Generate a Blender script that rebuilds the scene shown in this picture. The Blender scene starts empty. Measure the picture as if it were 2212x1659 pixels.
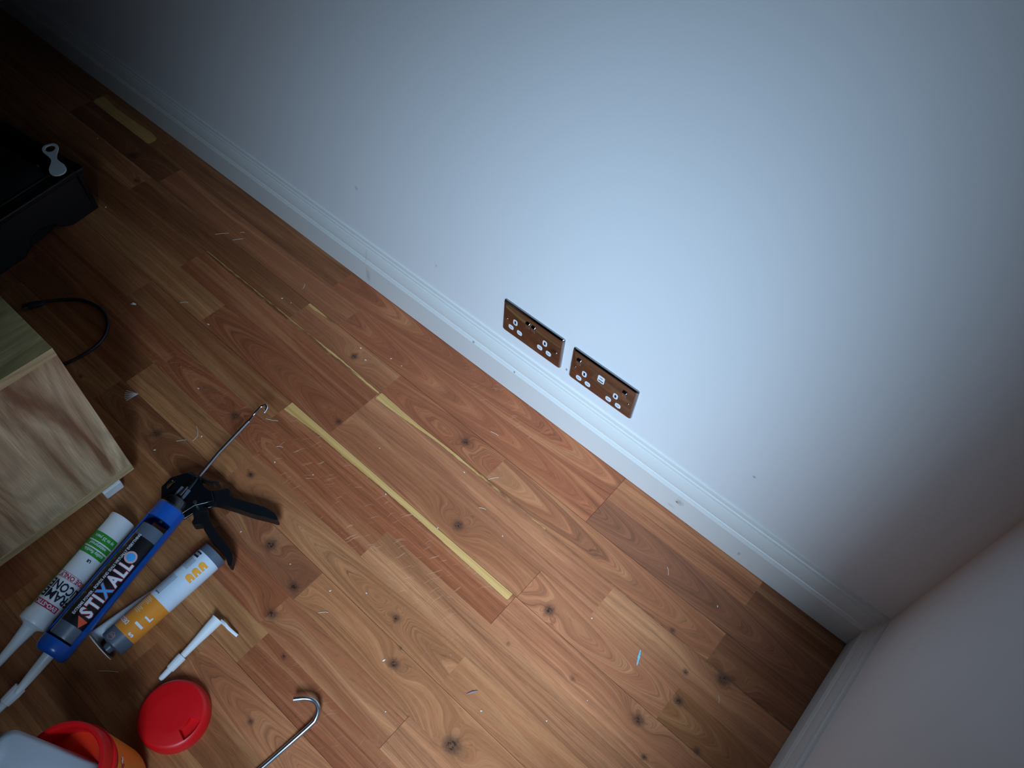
import bpy, bmesh, math, random
import numpy as np
from mathutils import Vector, Matrix
sc = bpy.context.scene
col = sc.collection
# ---------------------------------------------------------------- camera, light, exposure
cam_d = bpy.data.cameras.new('camera'); cam = bpy.data.objects.new('camera', cam_d); col.objects.link(cam)
RR = ((0.75065678, 0.65853094, 0.05339854), (0.5609949, -0.59260603, -0.57801628), (-0.34899731, 0.46384814, -0.81427623))
M = Matrix(((RR[0][0], -RR[1][0], -RR[2][0], -0.22822), (RR[0][1], -RR[1][1], -RR[2][1], -0.78336),
            (RR[0][2], -RR[1][2], -RR[2][2], 1.37379), (0, 0, 0, 1)))
cam.matrix_world = M
cam_d.sensor_width = 36; cam_d.lens = 1716.0 / 2212 * 36; cam_d.clip_start = 0.02
sc.camera = cam
sc.view_settings.view_transform = 'Standard'; sc.view_settings.look = 'None'
sc.view_settings.gamma = 1; sc.view_settings.use_curve_mapping = False
sc.view_settings.exposure = 0.05
world = bpy.data.worlds.new('world'); sc.world = world; world.use_nodes = True
world.node_tree.nodes['Background'].inputs[0].default_value = (0.45, 0.62, 0.95, 1)
world.node_tree.nodes['Background'].inputs[1].default_value = 0.02
WIN = dict(y0=-1.60, y1=-0.70, z0=0.50, z1=2.05)
def area(name, loc, rot, sx, sy, power, color, spread=180):
    d = bpy.data.lights.new(name, 'AREA'); d.shape = 'RECTANGLE'; d.size = sx; d.size_y = sy
    d.energy = power; d.color = color; d.spread = math.radians(spread)
    o = bpy.data.objects.new(name, d); col.objects.link(o); o.location = loc; o.rotation_euler = rot
    return o
# daylight entering obliquely through the window of the right-hand wall
LP, LT_ = Vector((0.34, -1.60, 1.50)), Vector((-0.41, -0.29, 0.10))
area('window_daylight', LP, (LT_ - LP).to_track_quat('-Z', 'Y').to_euler(), 0.70, 0.70, 13.6, (0.51, 0.745, 1.0), 59)

# ---------------------------------------------------------------- helpers
rnd = random.Random(7)
def V(*a): return Vector(a)
class MB:
    def __init__(s): s.v = []; s.f = []; s.sm = []
    def add(s, vs, fs, smooth=False):
        b = len(s.v); s.v += [tuple(v) for v in vs]; s.f += [tuple(b + i for i in f) for f in fs]; s.sm += [smooth] * len(fs)
    def box(s, c, d, rz=0.0, M3=None):
        cx, cy, cz = c; dx, dy, dz = (q / 2 for q in d)
        vs = [Vector((x, y, z)) for z in (-dz, dz) for y in (-dy, dy) for x in (-dx, dx)]
        R3 = M3 if M3 is not None else Matrix.Rotation(rz, 3, 'Z')
        s.add([R3 @ v + Vector(c) for v in vs], [(0, 2, 3, 1), (4, 5, 7, 6), (0, 1, 5, 4), (2, 6, 7, 3), (0, 4, 6, 2), (1, 3, 7, 5)])
    def frame(s, a):
        a = Vector(a).normalized(); up = Vector((0, 0, 1)) if abs(a.z) < .95 else Vector((1, 0, 0))
        side = a.cross(up).normalized(); up = side.cross(a).normalized()
        return a, side, up
    def lathe(s, o, a, prof, n=40, caps=True, t0=0.0, t1=2 * math.pi):
        """prof: (s along axis, radius)"""
        a, side, up = s.frame(a); o = Vector(o); full = abs(t1 - t0 - 2 * math.pi) < 1e-6
        m = n if full else n + 1
        vs = []
        for (q, r) in prof:
            for i in range(m):
                t = t0 + (t1 - t0) * i / n
                vs.append(o + a * q + (up * math.cos(t) + side * math.sin(t)) * r)
        fs = []
        for k in range(len(prof) - 1):
            for i in range(n):
                j = (i + 1) % m if full else i + 1
                fs.append((k * m + i, k * m + j, (k + 1) * m + j, (k + 1) * m + i))
        s.add(vs, fs, True)
        if caps and full:
            if prof[0][1] > 1e-6: s.add(vs[:m], [tuple(range(m))[::-1]])
            if prof[-1][1] > 1e-6: s.add(vs[-m:], [tuple(range(m))])
    def tube(s, pts, r, n=12, caps=True, flat=1.0):
        pts = [Vector(p) for p in pts]; rs = r if isinstance(r, (list, tuple)) else [r] * len(pts)
        up = None; rings = []
        for i, p in enumerate(pts):
            t = (pts[min(i + 1, len(pts) - 1)] - pts[max(i - 1, 0)]).normalized()
            if up is None:
                up = Vector((0, 0, 1)) if abs(t.z) < .9 else Vector((1, 0, 0))
            up = (up - t * up.dot(t)).normalized(); sd = t.cross(up)
            rings.append([p + (up * math.cos(2 * math.pi * k / n) * flat + sd * math.sin(2 * math.pi * k / n)) * rs[i] for k in range(n)])
        vs = [v for q in rings for v in q]
        fs = [(i * n + k, i * n + (k + 1) % n, (i + 1) * n + (k + 1) % n, (i + 1) * n + k) for i in range(len(pts) - 1) for k in range(n)]
        s.add(vs, fs, True)
        if caps: s.add(rings[0], [tuple(range(n))]); s.add(rings[-1], [tuple(range(n))[::-1]])
    def prism(s, poly, z0, z1, hole=None, bev=0.0):
        """vertical prism of an outline given in plan; hole: another outline"""
        def ring(pl, z, ins=0.0):
            n = len(pl); out = []
            for i in range(n):
                p0 = Vector(pl[i - 1]).to_2d(); p1 = Vector(pl[i]).to_2d(); p2 = Vector(pl[(i + 1) % n]).to_2d()
                d1 = (p1 - p0).normalized(); d2 = (p2 - p1).normalized(); nn = Vector((-(d1 + d2).y, (d1 + d2).x))
                nn = nn.normalized() if nn.length > 1e-6 else Vector((-d1.y, d1.x))
                out.append((p1.x + nn.x * ins, p1.y + nn.y * ins, z))
            return out
        ar = sum(poly[i - 1][0] * poly[i][1] - poly[i][0] * poly[i - 1][1] for i in range(len(poly)))
        if ar < 0: poly = poly[::-1]
        bm = bmesh.new()
        if hole is None:
            lv = [(z0, bev), (z0 + bev, 0), (z1 - bev, 0), (z1, bev)] if bev else [(z0, 0), (z1, 0)]
            rings = [[bm.verts.new(q) for q in ring(poly, z, i)] for z, i in lv]; n = len(poly)
            for a, b in zip(rings, rings[1:]):
                for i in range(n): bm.faces.new((a[i], a[(i + 1) % n], b[(i + 1) % n], b[i]))
            bm.faces.new(rings[0][::-1]); bm.faces.new(rings[-1])
        else:
            for z in (z0, z1):
                ev = []
                for pl in (poly, hole):
                    vs = [bm.verts.new((q[0], q[1], z)) for q in pl]
                    ev += [bm.edges.new((vs[i - 1], vs[i])) for i in range(len(vs))]
                bmesh.ops.triangle_fill(bm, edges=ev, use_beauty=True, use_dissolve=False)
            bm.verts.ensure_lookup_table(); off = len(poly) + len(hole); L = list(bm.verts)
            st = 0
            for pl in (poly, hole):
                n = len(pl)
                for i in range(n):
                    a, b = L[st + i], L[st + (i + 1) % n]; c, d = L[off + st + (i + 1) % n], L[off + st + i]
                    bm.faces.new((a, b, c, d))
                st += n
            bmesh.ops.recalc_face_normals(bm, faces=bm.faces)
        bmesh.ops.triangulate(bm, faces=[f for f in bm.faces if len(f.verts) > 4])
        bm.verts.index_update()
        s.add([v.co.copy() for v in bm.verts], [[v.index for v in f.verts] for f in bm.faces]); bm.free()
    def xform(s, fn): s.v = [tuple(fn(Vector(v))) for v in s.v]; return s
    def build(s, name, mat, parent=None, sharp=35, bevel=0.0):
        me = bpy.data.meshes.new(name); me.from_pydata(s.v, [], s.f); me.update()
        bm = bmesh.new(); bm.from_mesh(me); bmesh.ops.recalc_face_normals(bm, faces=bm.faces); bm.to_mesh(me); bm.free()
        me.polygons.foreach_set('use_smooth', [True] * len(me.polygons))
        me.set_sharp_from_angle(angle=math.radians(sharp))
        me.materials.append(mat)
        o = bpy.data.objects.new(name, me); col.objects.link(o)
        if bevel:
            b = o.modifiers.new('bevel', 'BEVEL'); b.width = bevel; b.segments = 2; b.limit_method = 'ANGLE'; b.harden_normals = False
        if parent: o.parent = parent; o.matrix_parent_inverse = Matrix.Translation(-parent.location)
        return o
def tag(o, label, cat, group=None, kind=None):
    if label: o['label'] = label
    if cat: o['category'] = cat
    if group: o['group'] = group
    if kind: o['kind'] = kind
    return o
def thing(name, label, cat, loc, group=None):
    o = bpy.data.objects.new(name, None); col.objects.link(o); o.location = loc; o.empty_display_size = .03
    return tag(o, label, cat, group)
def lab(o, t): o['label'] = t; return o
def bez(pts, n=8):
    """Catmull-Rom through points"""
    P = [Vector(p) for p in pts]; P = [P[0] * 2 - P[1]] + P + [P[-1] * 2 - P[-2]]; out = []
    for i in range(1, len(P) - 2):
        for k in range(n):
            t = k / n; a, b, c, d = P[i - 1], P[i], P[i + 1], P[i + 2]
            out.append(.5 * ((2 * b) + (c - a) * t + (2 * a - 5 * b + 4 * c - d) * t * t + (3 * b - a - 3 * c + d) * t ** 3))
    out.append(P[-2]); return out
def srgb(r, g, b):
    f = lambda c: (c / 255 / 12.92) if c / 255 <= .04045 else ((c / 255 + .055) / 1.055) ** 2.4
    return (f(r), f(g), f(b), 1)
# ---- text laid flat, as a triangle list
def text_tris(body, size, bold=0.0, narrow=1.0, spacing=1.0, sub=0.0025):
    cu = bpy.data.curves.new('text', 'FONT'); cu.body = body; cu.size = size; cu.offset = bold; cu.resolution_u = 2
    cu.align_x = 'LEFT'; cu.space_character = spacing
    o = bpy.data.objects.new('text', cu); col.objects.link(o); dg = bpy.context.evaluated_depsgraph_get()
    me = bpy.data.meshes.new_from_object(o.evaluated_get(dg)); bm = bmesh.new(); bm.from_mesh(me)
    bmesh.ops.triangulate(bm, faces=bm.faces)
    for _ in range(4):
        es = [e for e in bm.edges if e.calc_length() > sub]
        if not es: break
        bmesh.ops.subdivide_edges(bm, edges=es, cuts=1); bmesh.ops.triangulate(bm, faces=[f for f in bm.faces if len(f.verts) > 3])
    bm.verts.index_update()
    vs = [(v.co.x * narrow, v.co.y) for v in bm.verts]; fs = [[v.index for v in f.verts] for f in bm.faces]
    bm.free(); bpy.data.objects.remove(o); bpy.data.curves.remove(cu); bpy.data.meshes.remove(me)
    w = max([v[0] for v in vs] or [0]) - min([v[0] for v in vs] or [0])
    return vs, fs, w
class Cyl:
    """a horizontal cylinder: s along the axis (back end -> nozzle), t = arc length from the top line, positive to the right-hand side"""
    def __init__(s, o, e, r):
        s.o = Vector(o); s.a = (Vector(e) - s.o).normalized(); s.L = (Vector(e) - s.o).length; s.r = r
        s.side = Vector((0, 0, 1)).cross(s.a).normalized(); s.up = s.a.cross(s.side).normalized()
        if s.side.x < 0: s.side = -s.side
        if s.up.z < 0: s.up = -s.up
    def p(s, q, t, dr=0.0):
        th = t / s.r; return s.o + s.a * q + (s.up * math.cos(th) + s.side * math.sin(th)) * (s.r + dr)
    def patch(s, mb, s0, s1, t0, t1, dr):
        n = max(2, int(abs(t1 - t0) / .0016)); vs = []; fs = []
        for i in range(n + 1):
            t = t0 + (t1 - t0) * i / n; vs += [s.p(s0, t, dr), s.p(s1, t, dr)]
        for i in range(n): fs.append((2 * i, 2 * i + 1, 2 * i + 3, 2 * i + 2))
        mb.add(vs, fs, True)
    def poly(s, mb, pts, dr):
        bm = bmesh.new(); f = bm.faces.new([bm.verts.new((a, b, 0)) for a, b in pts]); bmesh.ops.triangulate(bm, faces=[f])
        for _ in range(3):
            es = [e for e in bm.edges if e.calc_length() > .003]
            if es: bmesh.ops.subdivide_edges(bm, edges=es, cuts=1); bmesh.ops.triangulate(bm, faces=[g for g in bm.faces if len(g.verts) > 3])
        bm.verts.index_update()
        mb.add([s.p(v.co.x, v.co.y, dr) for v in bm.verts], [[v.index for v in g.verts] for g in bm.faces], True); bm.free()
    def along(s, mb, body, size, s0, t0, dr, **k):       # reads from the nozzle end towards the back end
        vs, fs, w = text_tris(body, size, **k); mb.add([s.p(s0 - x, t0 - y, dr) for x, y in vs], fs, True); return w
    def around(s, mb, body, size, s0, t0, dr, end=None, **k):      # reads round the cylinder, letter tops towards the nozzle
        vs, fs, w = text_tris(body, size, **k)
        if end is not None: t0 = end + w
        mb.add([s.p(s0 + y, t0 - x, dr) for x, y in vs], fs, True); return w

# ---------------------------------------------------------------- materials
def newmat(name):
    m = bpy.data.materials.new(name); m.use_nodes = True; nt = m.node_tree
    return m, nt, nt.nodes['Principled BSDF']
def N(nt, t, **k):
    n = nt.nodes.new(t)
    for a, b in k.items():
        if a.startswith('i_'): n.inputs[int(a[2:])].default_value = b
        else: setattr(n, a, b)
    return n
def plain(name, c, rough=.5, metal=0, var=.08, scale=60, bump=.0, coat=0, trans=0, sss=0, ior=None):
    m, nt, b = newmat(name); L = nt.links
    tc = N(nt, 'ShaderNodeTexCoord'); no = N(nt, 'ShaderNodeTexNoise'); no.inputs['Scale'].default_value = scale; no.inputs['Detail'].default_value = 3
    L.new(tc.outputs['Object'], no.inputs['Vector'])
    mx = N(nt, 'ShaderNodeMix', data_type='RGBA'); L.new(no.outputs['Fac'], mx.inputs[0])
    mx.inputs[6].default_value = tuple(max(0, q * (1 - var)) for q in c[:3]) + (1,); mx.inputs[7].default_value = tuple(min(1, q * (1 + var)) for q in c[:3]) + (1,)
    L.new(mx.outputs[2], b.inputs['Base Color']); b.inputs['Roughness'].default_value = rough; b.inputs['Metallic'].default_value = metal
    b.inputs['Coat Weight'].default_value = coat; b.inputs['Coat Roughness'].default_value = .16; b.inputs['Transmission Weight'].default_value = trans
    b.inputs['Subsurface Weight'].default_value = sss; b.inputs['Subsurface Radius'].default_value = (.004, .003, .002)
    if bump:
        bp = N(nt, 'ShaderNodeBump'); bp.inputs['Strength'].default_value = bump; bp.inputs['Distance'].default_value = .0004
        L.new(no.outputs['Fac'], bp.inputs['Height']); L.new(bp.outputs[0], b.inputs['Normal'])
    return m
def painted(name, c, rough, spots=(), bump=.15, scale=260):
    """paint with scuffs: spots = (x, y, z, rx, rz, strength, colour)"""
    m, nt, b = newmat(name); L = nt.links
    tc = N(nt, 'ShaderNodeTexCoord'); no = N(nt, 'ShaderNodeTexNoise'); no.inputs['Scale'].default_value = scale; no.inputs['Detail'].default_value = 2
    L.new(tc.outputs['Object'], no.inputs['Vector'])
    n2 = N(nt, 'ShaderNodeTexNoise'); n2.inputs['Scale'].default_value = 2.2; L.new(tc.outputs['Object'], n2.inputs['Vector'])
    mx = N(nt, 'ShaderNodeMix', data_type='RGBA'); L.new(n2.outputs['Fac'], mx.inputs[0])
    mx.inputs[6].default_value = tuple(q * .97 for q in c[:3]) + (1,); mx.inputs[7].default_value = c
    last = mx.outputs[2]
    n3 = N(nt, 'ShaderNodeTexNoise'); n3.inputs['Scale'].default_value = 140; n3.inputs['Detail'].default_value = 4; L.new(tc.outputs['Object'], n3.inputs['Vector'])
    for (x, y, z, rx, rz, st, cc) in spots:
        mp = N(nt, 'ShaderNodeVectorMath', operation='SUBTRACT'); L.new(tc.outputs['Object'], mp.inputs[0]); mp.inputs[1].default_value = (x, y, z)
        ms = N(nt, 'ShaderNodeVectorMath', operation='MULTIPLY'); L.new(mp.outputs[0], ms.inputs[0]); ms.inputs[1].default_value = (1 / rx, .01, 1 / rz)
        ln = N(nt, 'ShaderNodeVectorMath', operation='LENGTH'); L.new(ms.outputs[0], ln.inputs[0])
        ad = N(nt, 'ShaderNodeMath', operation='ADD'); L.new(ln.outputs['Value'], ad.inputs[0]); L.new(n3.outputs['Fac'], ad.inputs[1])
        mr = N(nt, 'ShaderNodeMapRange'); L.new(ad.outputs[0], mr.inputs['Value']); mr.inputs['From Min'].default_value = 1.45; mr.inputs['From Max'].default_value = .7
        mr.inputs['To Max'].default_value = st
        m2 = N(nt, 'ShaderNodeMix', data_type='RGBA'); L.new(mr.outputs[0], m2.inputs[0]); L.new(last, m2.inputs[6]); m2.inputs[7].default_value = cc
        last = m2.outputs[2]
    L.new(last, b.inputs['Base Color']); b.inputs['Roughness'].default_value = rough
    bp = N(nt, 'ShaderNodeBump'); bp.inputs['Strength'].default_value = bump; bp.inputs['Distance'].default_value = .0006
    L.new(no.outputs['Fac'], bp.inputs['Height']); L.new(bp.outputs[0], b.inputs['Normal'])
    return m
GREYS = srgb(120, 118, 112)
M_wall = painted('matt_wall_paint', (.80, .81, .82, 1), .55, [(-1.262, 0, .262, .006, .010, .35, GREYS), (-1.036, 0, .20, .004, .004, .4, GREYS),
    (-.692, 0, .168, .003, .005, .9, srgb(40, 38, 36)), (-.30, 0, .235, .004, .003, .7, GREYS)], bump=.10, scale=420)
M_skirt = painted('satin_skirting_paint', (.72, .715, .69, 1), .38,
    [(-1.238, 0, .035, .010, .030, .32, GREYS), (-1.243, 0, .088, .003, .026, .22, GREYS), (-.915, 0, .073, .004, .004, .7, srgb(60, 58, 55)),
     (-.802, 0, .073, .003, .003, .7, srgb(60, 58, 55)), (-.388, 0, .050, .011, .012, .42, srgb(120, 115, 95)), (-.392, 0, .046, .004, .004, .8, srgb(50, 45, 38)),
     (-.40, 0, .022, .010, .006, .25, GREYS), (-.25, 0, .03, .004, .008, .5, GREYS)], bump=.06, scale=200)
M_chrome = plain('polished_chrome', (.31, .30, .30, 1), .065, 1, .02, 8)
M_chromedull = plain('zinc_plated_steel', (.55, .58, .62, 1), .28, 1, .2, 90)
M_whiteplastic = plain('white_plastic', (.78, .80, .83, 1), .32, 0, .03, 30, sss=.1)
M_darkhole = plain('dark_recess', (.01, .01, .03, 1), .6)
M_slot = plain('shutter_plastic', (.45, .5, .6, 1), .4)
M_black = plain('black_plastic', (.004, .005, .007, 1), .42, 0, .3, 40, bump=.3)
M_blackmetal = plain('black_enamelled_metal', (.004, .005, .007, 1), .20, 0, .2, 30, coat=.3)
M_bag = plain('black_fabric_bag', (.006, .006, .008, 1), .5, 0, .4, 80, bump=.6)
M_blue = plain('blue_plastic', (.008, .085, .40, 1), .30, 0, .08, 40, coat=.2)
M_red = plain('red_plastic', (.72, .004, .008, 1), .42, 0, .08, 25)
M_redrim = plain('orange_red_plastic', (.72, .030, .006, 1), .42, 0, .08, 25)
M_orange = plain('orange_label', (.80, .28, .03, 1), .24, 0, .03, 20, coat=1.0)
M_lblue = plain('pale_blue_label', (.66, .76, .88, 1), .24, 0, .02, 20, coat=1.0)
M_green = plain('green_label', (.03, .30, .03, 1), .38, 0, .05, 20, coat=.2)
M_greyc = plain('slate_grey_plastic', (.10, .125, .17, 1), .35, 0, .08, 30)
M_labelblack = plain('black_label', (.008, .008, .010, 1), .30, 0, .1, 30, coat=.3)
M_inkw = plain('white_ink', (.72, .77, .85, 1), .4, 0, .02)
M_inkk = plain('black_ink', (.01, .012, .03, 1), .4, 0, .02)
M_inkr = plain('crimson_ink', (.50, .015, .06, 1), .4, 0, .02)
M_inkred2 = plain('vermilion_ink', (.75, .09, .04, 1), .4, 0, .04, 200)
M_inkb = plain('sky_blue_ink', (.06, .38, .85, 1), .35, 0, .05, 200)
M_inko = plain('orange_ink', (.95, .40, .04, 1), .4, 0, .06, 100)
M_frost = plain('frosted_plastic', (.50, .54, .60, 1), .45, 0, .03, 20, trans=.15, sss=.2)
M_chip = plain('pale_wood_chip', (.75, .72, .66, 1), .6)
M_cable = plain('navy_black_cable', (.012, .016, .028, 1), .38, 0, .1, 60)
M_brass = plain('connector_metal', (.45, .42, .30, 1), .3, 1, .1, 60)

def laminate(name, c1, c2, c3, ax, grain=(1, 1, 1)):
    """printed oak laminate; ax = (along, across) object axes"""
    m, nt, b = newmat(name); L = nt.links
    tc = N(nt, 'ShaderNodeTexCoord'); sep = N(nt, 'ShaderNodeSeparateXYZ'); L.new(tc.outputs['Object'], sep.inputs[0])
    al, ac = sep.outputs[ax[0]], sep.outputs[ax[1]]
    def cmb(ka, kc, seed):
        a = N(nt, 'ShaderNodeMath', operation='MULTIPLY'); L.new(al, a.inputs[0]); a.inputs[1].default_value = ka
        c = N(nt, 'ShaderNodeMath', operation='MULTIPLY'); L.new(ac, c.inputs[0]); c.inputs[1].default_value = kc
        o = N(nt, 'ShaderNodeCombineXYZ'); L.new(a.outputs[0], o.inputs[0]); L.new(c.outputs[0], o.inputs[1]); o.inputs[2].default_value = seed; return o.outputs[0]
    big = N(nt, 'ShaderNodeTexNoise'); L.new(cmb(2.6, 15, 3.7), big.inputs['Vector']); big.inputs['Scale'].default_value = 1; big.inputs['Detail'].default_value = 3; big.inputs['Distortion'].default_value = 1.2
    fig = N(nt, 'ShaderNodeTexNoise'); L.new(cmb(1.7, 7.5, 8.1), fig.inputs['Vector']); fig.inputs['Scale'].default_value = 1; fig.inputs['Detail'].default_value = 1
    m1 = N(nt, 'ShaderNodeMath', operation='MULTIPLY'); L.new(fig.outputs['Fac'], m1.inputs[0]); m1.inputs[1].default_value = 120
    s1 = N(nt, 'ShaderNodeMath', operation='SINE'); L.new(m1.outputs[0], s1.inputs[0])
    fine = N(nt, 'ShaderNodeTexNoise'); L.new(cmb(22, 620, 1.3), fine.inputs['Vector']); fine.inputs['Scale'].default_value = 1; fine.inputs['Detail'].default_value = 2
    cr = N(nt, 'ShaderNodeValToRGB'); L.new(big.outputs['Fac'], cr.inputs[0]); e = cr.color_ramp.elements
    e[0].position = .33; e[0].color = c1; e[1].position = .68; e[1].color = c3; x = e.new(.5); x.color = c2
    mr = N(nt, 'ShaderNodeMapRange'); L.new(s1.outputs[0], mr.inputs['Value']); mr.inputs['From Min'].default_value = -.2; mr.inputs['From Max'].default_value = 1; mr.inputs['To Min'].default_value = 1; mr.inputs['To Max'].default_value = .80
    mf = N(nt, 'ShaderNodeMapRange'); L.new(fine.outputs['Fac'], mf.inputs['Value']); mf.inputs['From Min'].default_value = .3; mf.inputs['From Max'].default_value = .7; mf.inputs['To Min'].default_value = .82; mf.inputs['To Max'].default_value = 1.12
    mm = N(nt, 'ShaderNodeMath', operation='MULTIPLY'); L.new(mr.outputs[0], mm.inputs[0]); L.new(mf.outputs[0], mm.inputs[1])
    vm = N(nt, 'ShaderNodeVectorMath', operation='SCALE'); L.new(cr.outputs[0], vm.inputs[0]); L.new(mm.outputs[0], vm.inputs['Scale'])
    L.new(vm.outputs[0], b.inputs['Base Color']); b.inputs['Roughness'].default_value = .5
    bp = N(nt, 'ShaderNodeBump'); bp.inputs['Strength'].default_value = .15; bp.inputs['Distance'].default_value = .0004
    L.new(fine.outputs['Fac'], bp.inputs['Height']); L.new(bp.outputs[0], b.inputs['Normal'])
    return m

# ---------------------------------------------------------------- wood floor
def floor_material():
    m, nt, b = newmat('oiled_hardwood_strips'); L = nt.links
    tint = N(nt, 'ShaderNodeAttribute', attribute_name='tint'); g = N(nt, 'ShaderNodeAttribute', attribute_name='grain'); f = N(nt, 'ShaderNodeAttribute', attribute_name='feat')
    gs = N(nt, 'ShaderNodeSeparateXYZ'); L.new(g.outputs['Vector'], gs.inputs[0]); fs = N(nt, 'ShaderNodeSeparateXYZ'); L.new(f.outputs['Vector'], fs.inputs[0])
    X, PH, SD = gs.outputs; KN, RAY, SAP = fs.outputs
    tc = N(nt, 'ShaderNodeTexCoord')
    def vec(kx, kp):
        v = N(nt, 'ShaderNodeVectorMath', operation='MULTIPLY'); L.new(g.outputs['Vector'], v.inputs[0]); v.inputs[1].default_value = (kx, kp, 1); return v.outputs[0]
    def noise(v, det=2, dist=0.0, rough=.5):
        n = N(nt, 'ShaderNodeTexNoise'); L.new(v, n.inputs['Vector']); n.inputs['Scale'].default_value = 1; n.inputs['Detail'].default_value = det
        n.inputs['Distortion'].default_value = dist; n.inputs['Roughness'].default_value = rough; return n.outputs['Fac']
    def rng(v, a, c, d, e):
        r = N(nt, 'ShaderNodeMapRange'); L.new(v, r.inputs['Value']); r.inputs['From Min'].default_value = a; r.inputs['From Max'].default_value = c
        r.inputs['To Min'].default_value = d; r.inputs['To Max'].default_value = e; return r.outputs[0]
    def math2(op, a, c):
        n = N(nt, 'ShaderNodeMath', operation=op)
        for i, q in enumerate((a, c)):
            if isinstance(q, (int, float)): n.inputs[i].default_value = q
            else: L.new(q, n.inputs[i])
        return n.outputs[0]
    def mix(fac, a, c, bt='MIX'):
        n = N(nt, 'ShaderNodeMix', data_type='RGBA', blend_type=bt)
        if isinstance(fac, float): n.inputs[0].default_value = fac
        else: L.new(fac, n.inputs[0])
        for i, q in ((6, a), (7, c)):
            if isinstance(q, tuple): n.inputs[i].default_value = q
            else: L.new(q, n.inputs[i])
        return n.outputs[2]
    broad = noise(vec(2.2, 34), 3, .6)                 # wide tone bands
    ring = noise(vec(1.6, 210), 2, .25)                # growth rings
    ringd = noise(vec(2.4, 120), 1, .3)
    fine = noise(vec(14, 1300), 2, 0, .6)              # fibres
    pore = noise(vec(45, 1500), 1, 0, .5)              # short dark pores
    c = tint.outputs['Color']
    c = mix(rng(broad, .32, .72, .42, 0), c, (.13, .046, .018, 1), 'MIX')
    c = mix(rng(broad, .50, .80, 0, .35), c, (.70, .38, .16, 1), 'MIX')
    # thin dark late-wood lines
    sn = N(nt, 'ShaderNodeMath', operation='SINE'); L.new(math2('ADD', math2('MULTIPLY', PH, 1150.), math2('MULTIPLY', ringd, 26.)), sn.inputs[0])
    late = rng(sn.outputs[0], .35, 1, 0, 1)
    msk = rng(noise(vec(1.3, 26), 1), .42, .62, 0, 1)
    c = mix(math2('MULTIPLY', late, math2('MULTIPLY', msk, .34)), c, (.095, .033, .014, 1))
    k = math2('MULTIPLY', rng(ring, .28, .72, .78, 1.16), rng(fine, .3, .7, .88, 1.10))
    k = math2('MULTIPLY', k, rng(pore, .30, .42, .72, 1.0))
    vs = N(nt, 'ShaderNodeVectorMath', operation='SCALE'); L.new(c, vs.inputs[0]); L.new(k, vs.inputs['Scale']); c = vs.outputs[0]
    # sapwood streaks (signed distance in metres)
    pp = N(nt, 'ShaderNodeVectorMath', operation='MULTIPLY'); L.new(tc.outputs['Object'], pp.inputs[0]); pp.inputs[1].default_value = (60, 420, 1)
    jag = noise(pp.outputs[0], 2); sapd = math2('ADD', SAP, math2('MULTIPLY', math2('SUBTRACT', jag, .5), .0022))
    sc_ = mix(rng(ring, .3, .7, 0, 1), (.60, .32, .10, 1), (.80, .46, .16, 1))
    vs2 = N(nt, 'ShaderNodeVectorMath', operation='SCALE'); L.new(sc_, vs2.inputs[0]); L.new(rng(fine, .3, .7, .88, 1.08), vs2.inputs['Scale'])
    c = mix(rng(sapd, -.0002, .0006, 0, 1), c, vs2.outputs[0])
    c = mix(math2('MULTIPLY', rng(math2('ABSOLUTE', math2('ADD', sapd, .0006), 0), 0, .0012, 1, 0), .45), c, (.10, .04, .015, 1))
    # medullary rays: short pale flecks across the grain
    rp = N(nt, 'ShaderNodeVectorMath', operation='MULTIPLY'); L.new(tc.outputs['Object'], rp.inputs[0]); rp.inputs[1].default_value = (1, 1, 1)
    wq = N(nt, 'ShaderNodeTexNoise'); L.new(tc.outputs['Object'], wq.inputs['Vector']); wq.inputs['Scale'].default_value = 22; wq.inputs['Detail'].default_value = 2
    wv = N(nt, 'ShaderNodeVectorMath', operation='SCALE'); L.new(wq.outputs['Color'], wv.inputs[0]); wv.inputs['Scale'].default_value = .028
    wa = N(nt, 'ShaderNodeVectorMath', operation='ADD'); L.new(rp.outputs[0], wa.inputs[0]); L.new(wv.outputs[0], wa.inputs[1])
    wr = N(nt, 'ShaderNodeVectorRotate', rotation_type='Z_AXIS'); L.new(wa.outputs[0], wr.inputs['Vector']); wr.inputs['Angle'].default_value = .45
    wm = N(nt, 'ShaderNodeVectorMath', operation='MULTIPLY'); L.new(wr.outputs[0], wm.inputs[0]); wm.inputs[1].default_value = (360, 26, 1)
    rr = noise(wm.outputs[0], 1)
    c = mix(math2('MULTIPLY', rng(rr, .655, .72, 0, 1), math2('MULTIPLY', RAY, .60)), c, (.66, .34, .20, 1))
    # knots
    kp = N(nt, 'ShaderNodeVectorMath', operation='MULTIPLY'); L.new(tc.outputs['Object'], kp.inputs[0]); kp.inputs[1].default_value = (210, 260, 1)
    kn = noise(kp.outputs[0], 3, .6); kk = math2('ADD', KN, math2('MULTIPLY', math2('SUBTRACT', kn, .5), .45))
    c = mix(rng(kk, .18, .75, 0, .72), c, (.085, .036, .022, 1))
    kk2 = math2('MULTIPLY', rng(kk, .78, .86, 0, 1), rng(kn, .46, .52, 1, 0))
    c = mix(math2('MULTIPLY', kk2, .8), c, (.016, .009, .006, 1))
    # wear: faint pale scratches
    wp = N(nt, 'ShaderNodeTexNoise'); L.new(tc.outputs['Object'], wp.inputs['Vector']); wp.inputs['Scale'].default_value = 55; wp.inputs['Detail'].default_value = 1; wp.inputs['Distortion'].default_value = 3
    wb = N(nt, 'ShaderNodeTexNoise'); L.new(tc.outputs['Object'], wb.inputs['Vector']); wb.inputs['Scale'].default_value = 5
    sc1 = rng(math2('ABSOLUTE', math2('SUBTRACT', wp.outputs['Fac'], .5), 0), 0, .010, 1, 0)
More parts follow.
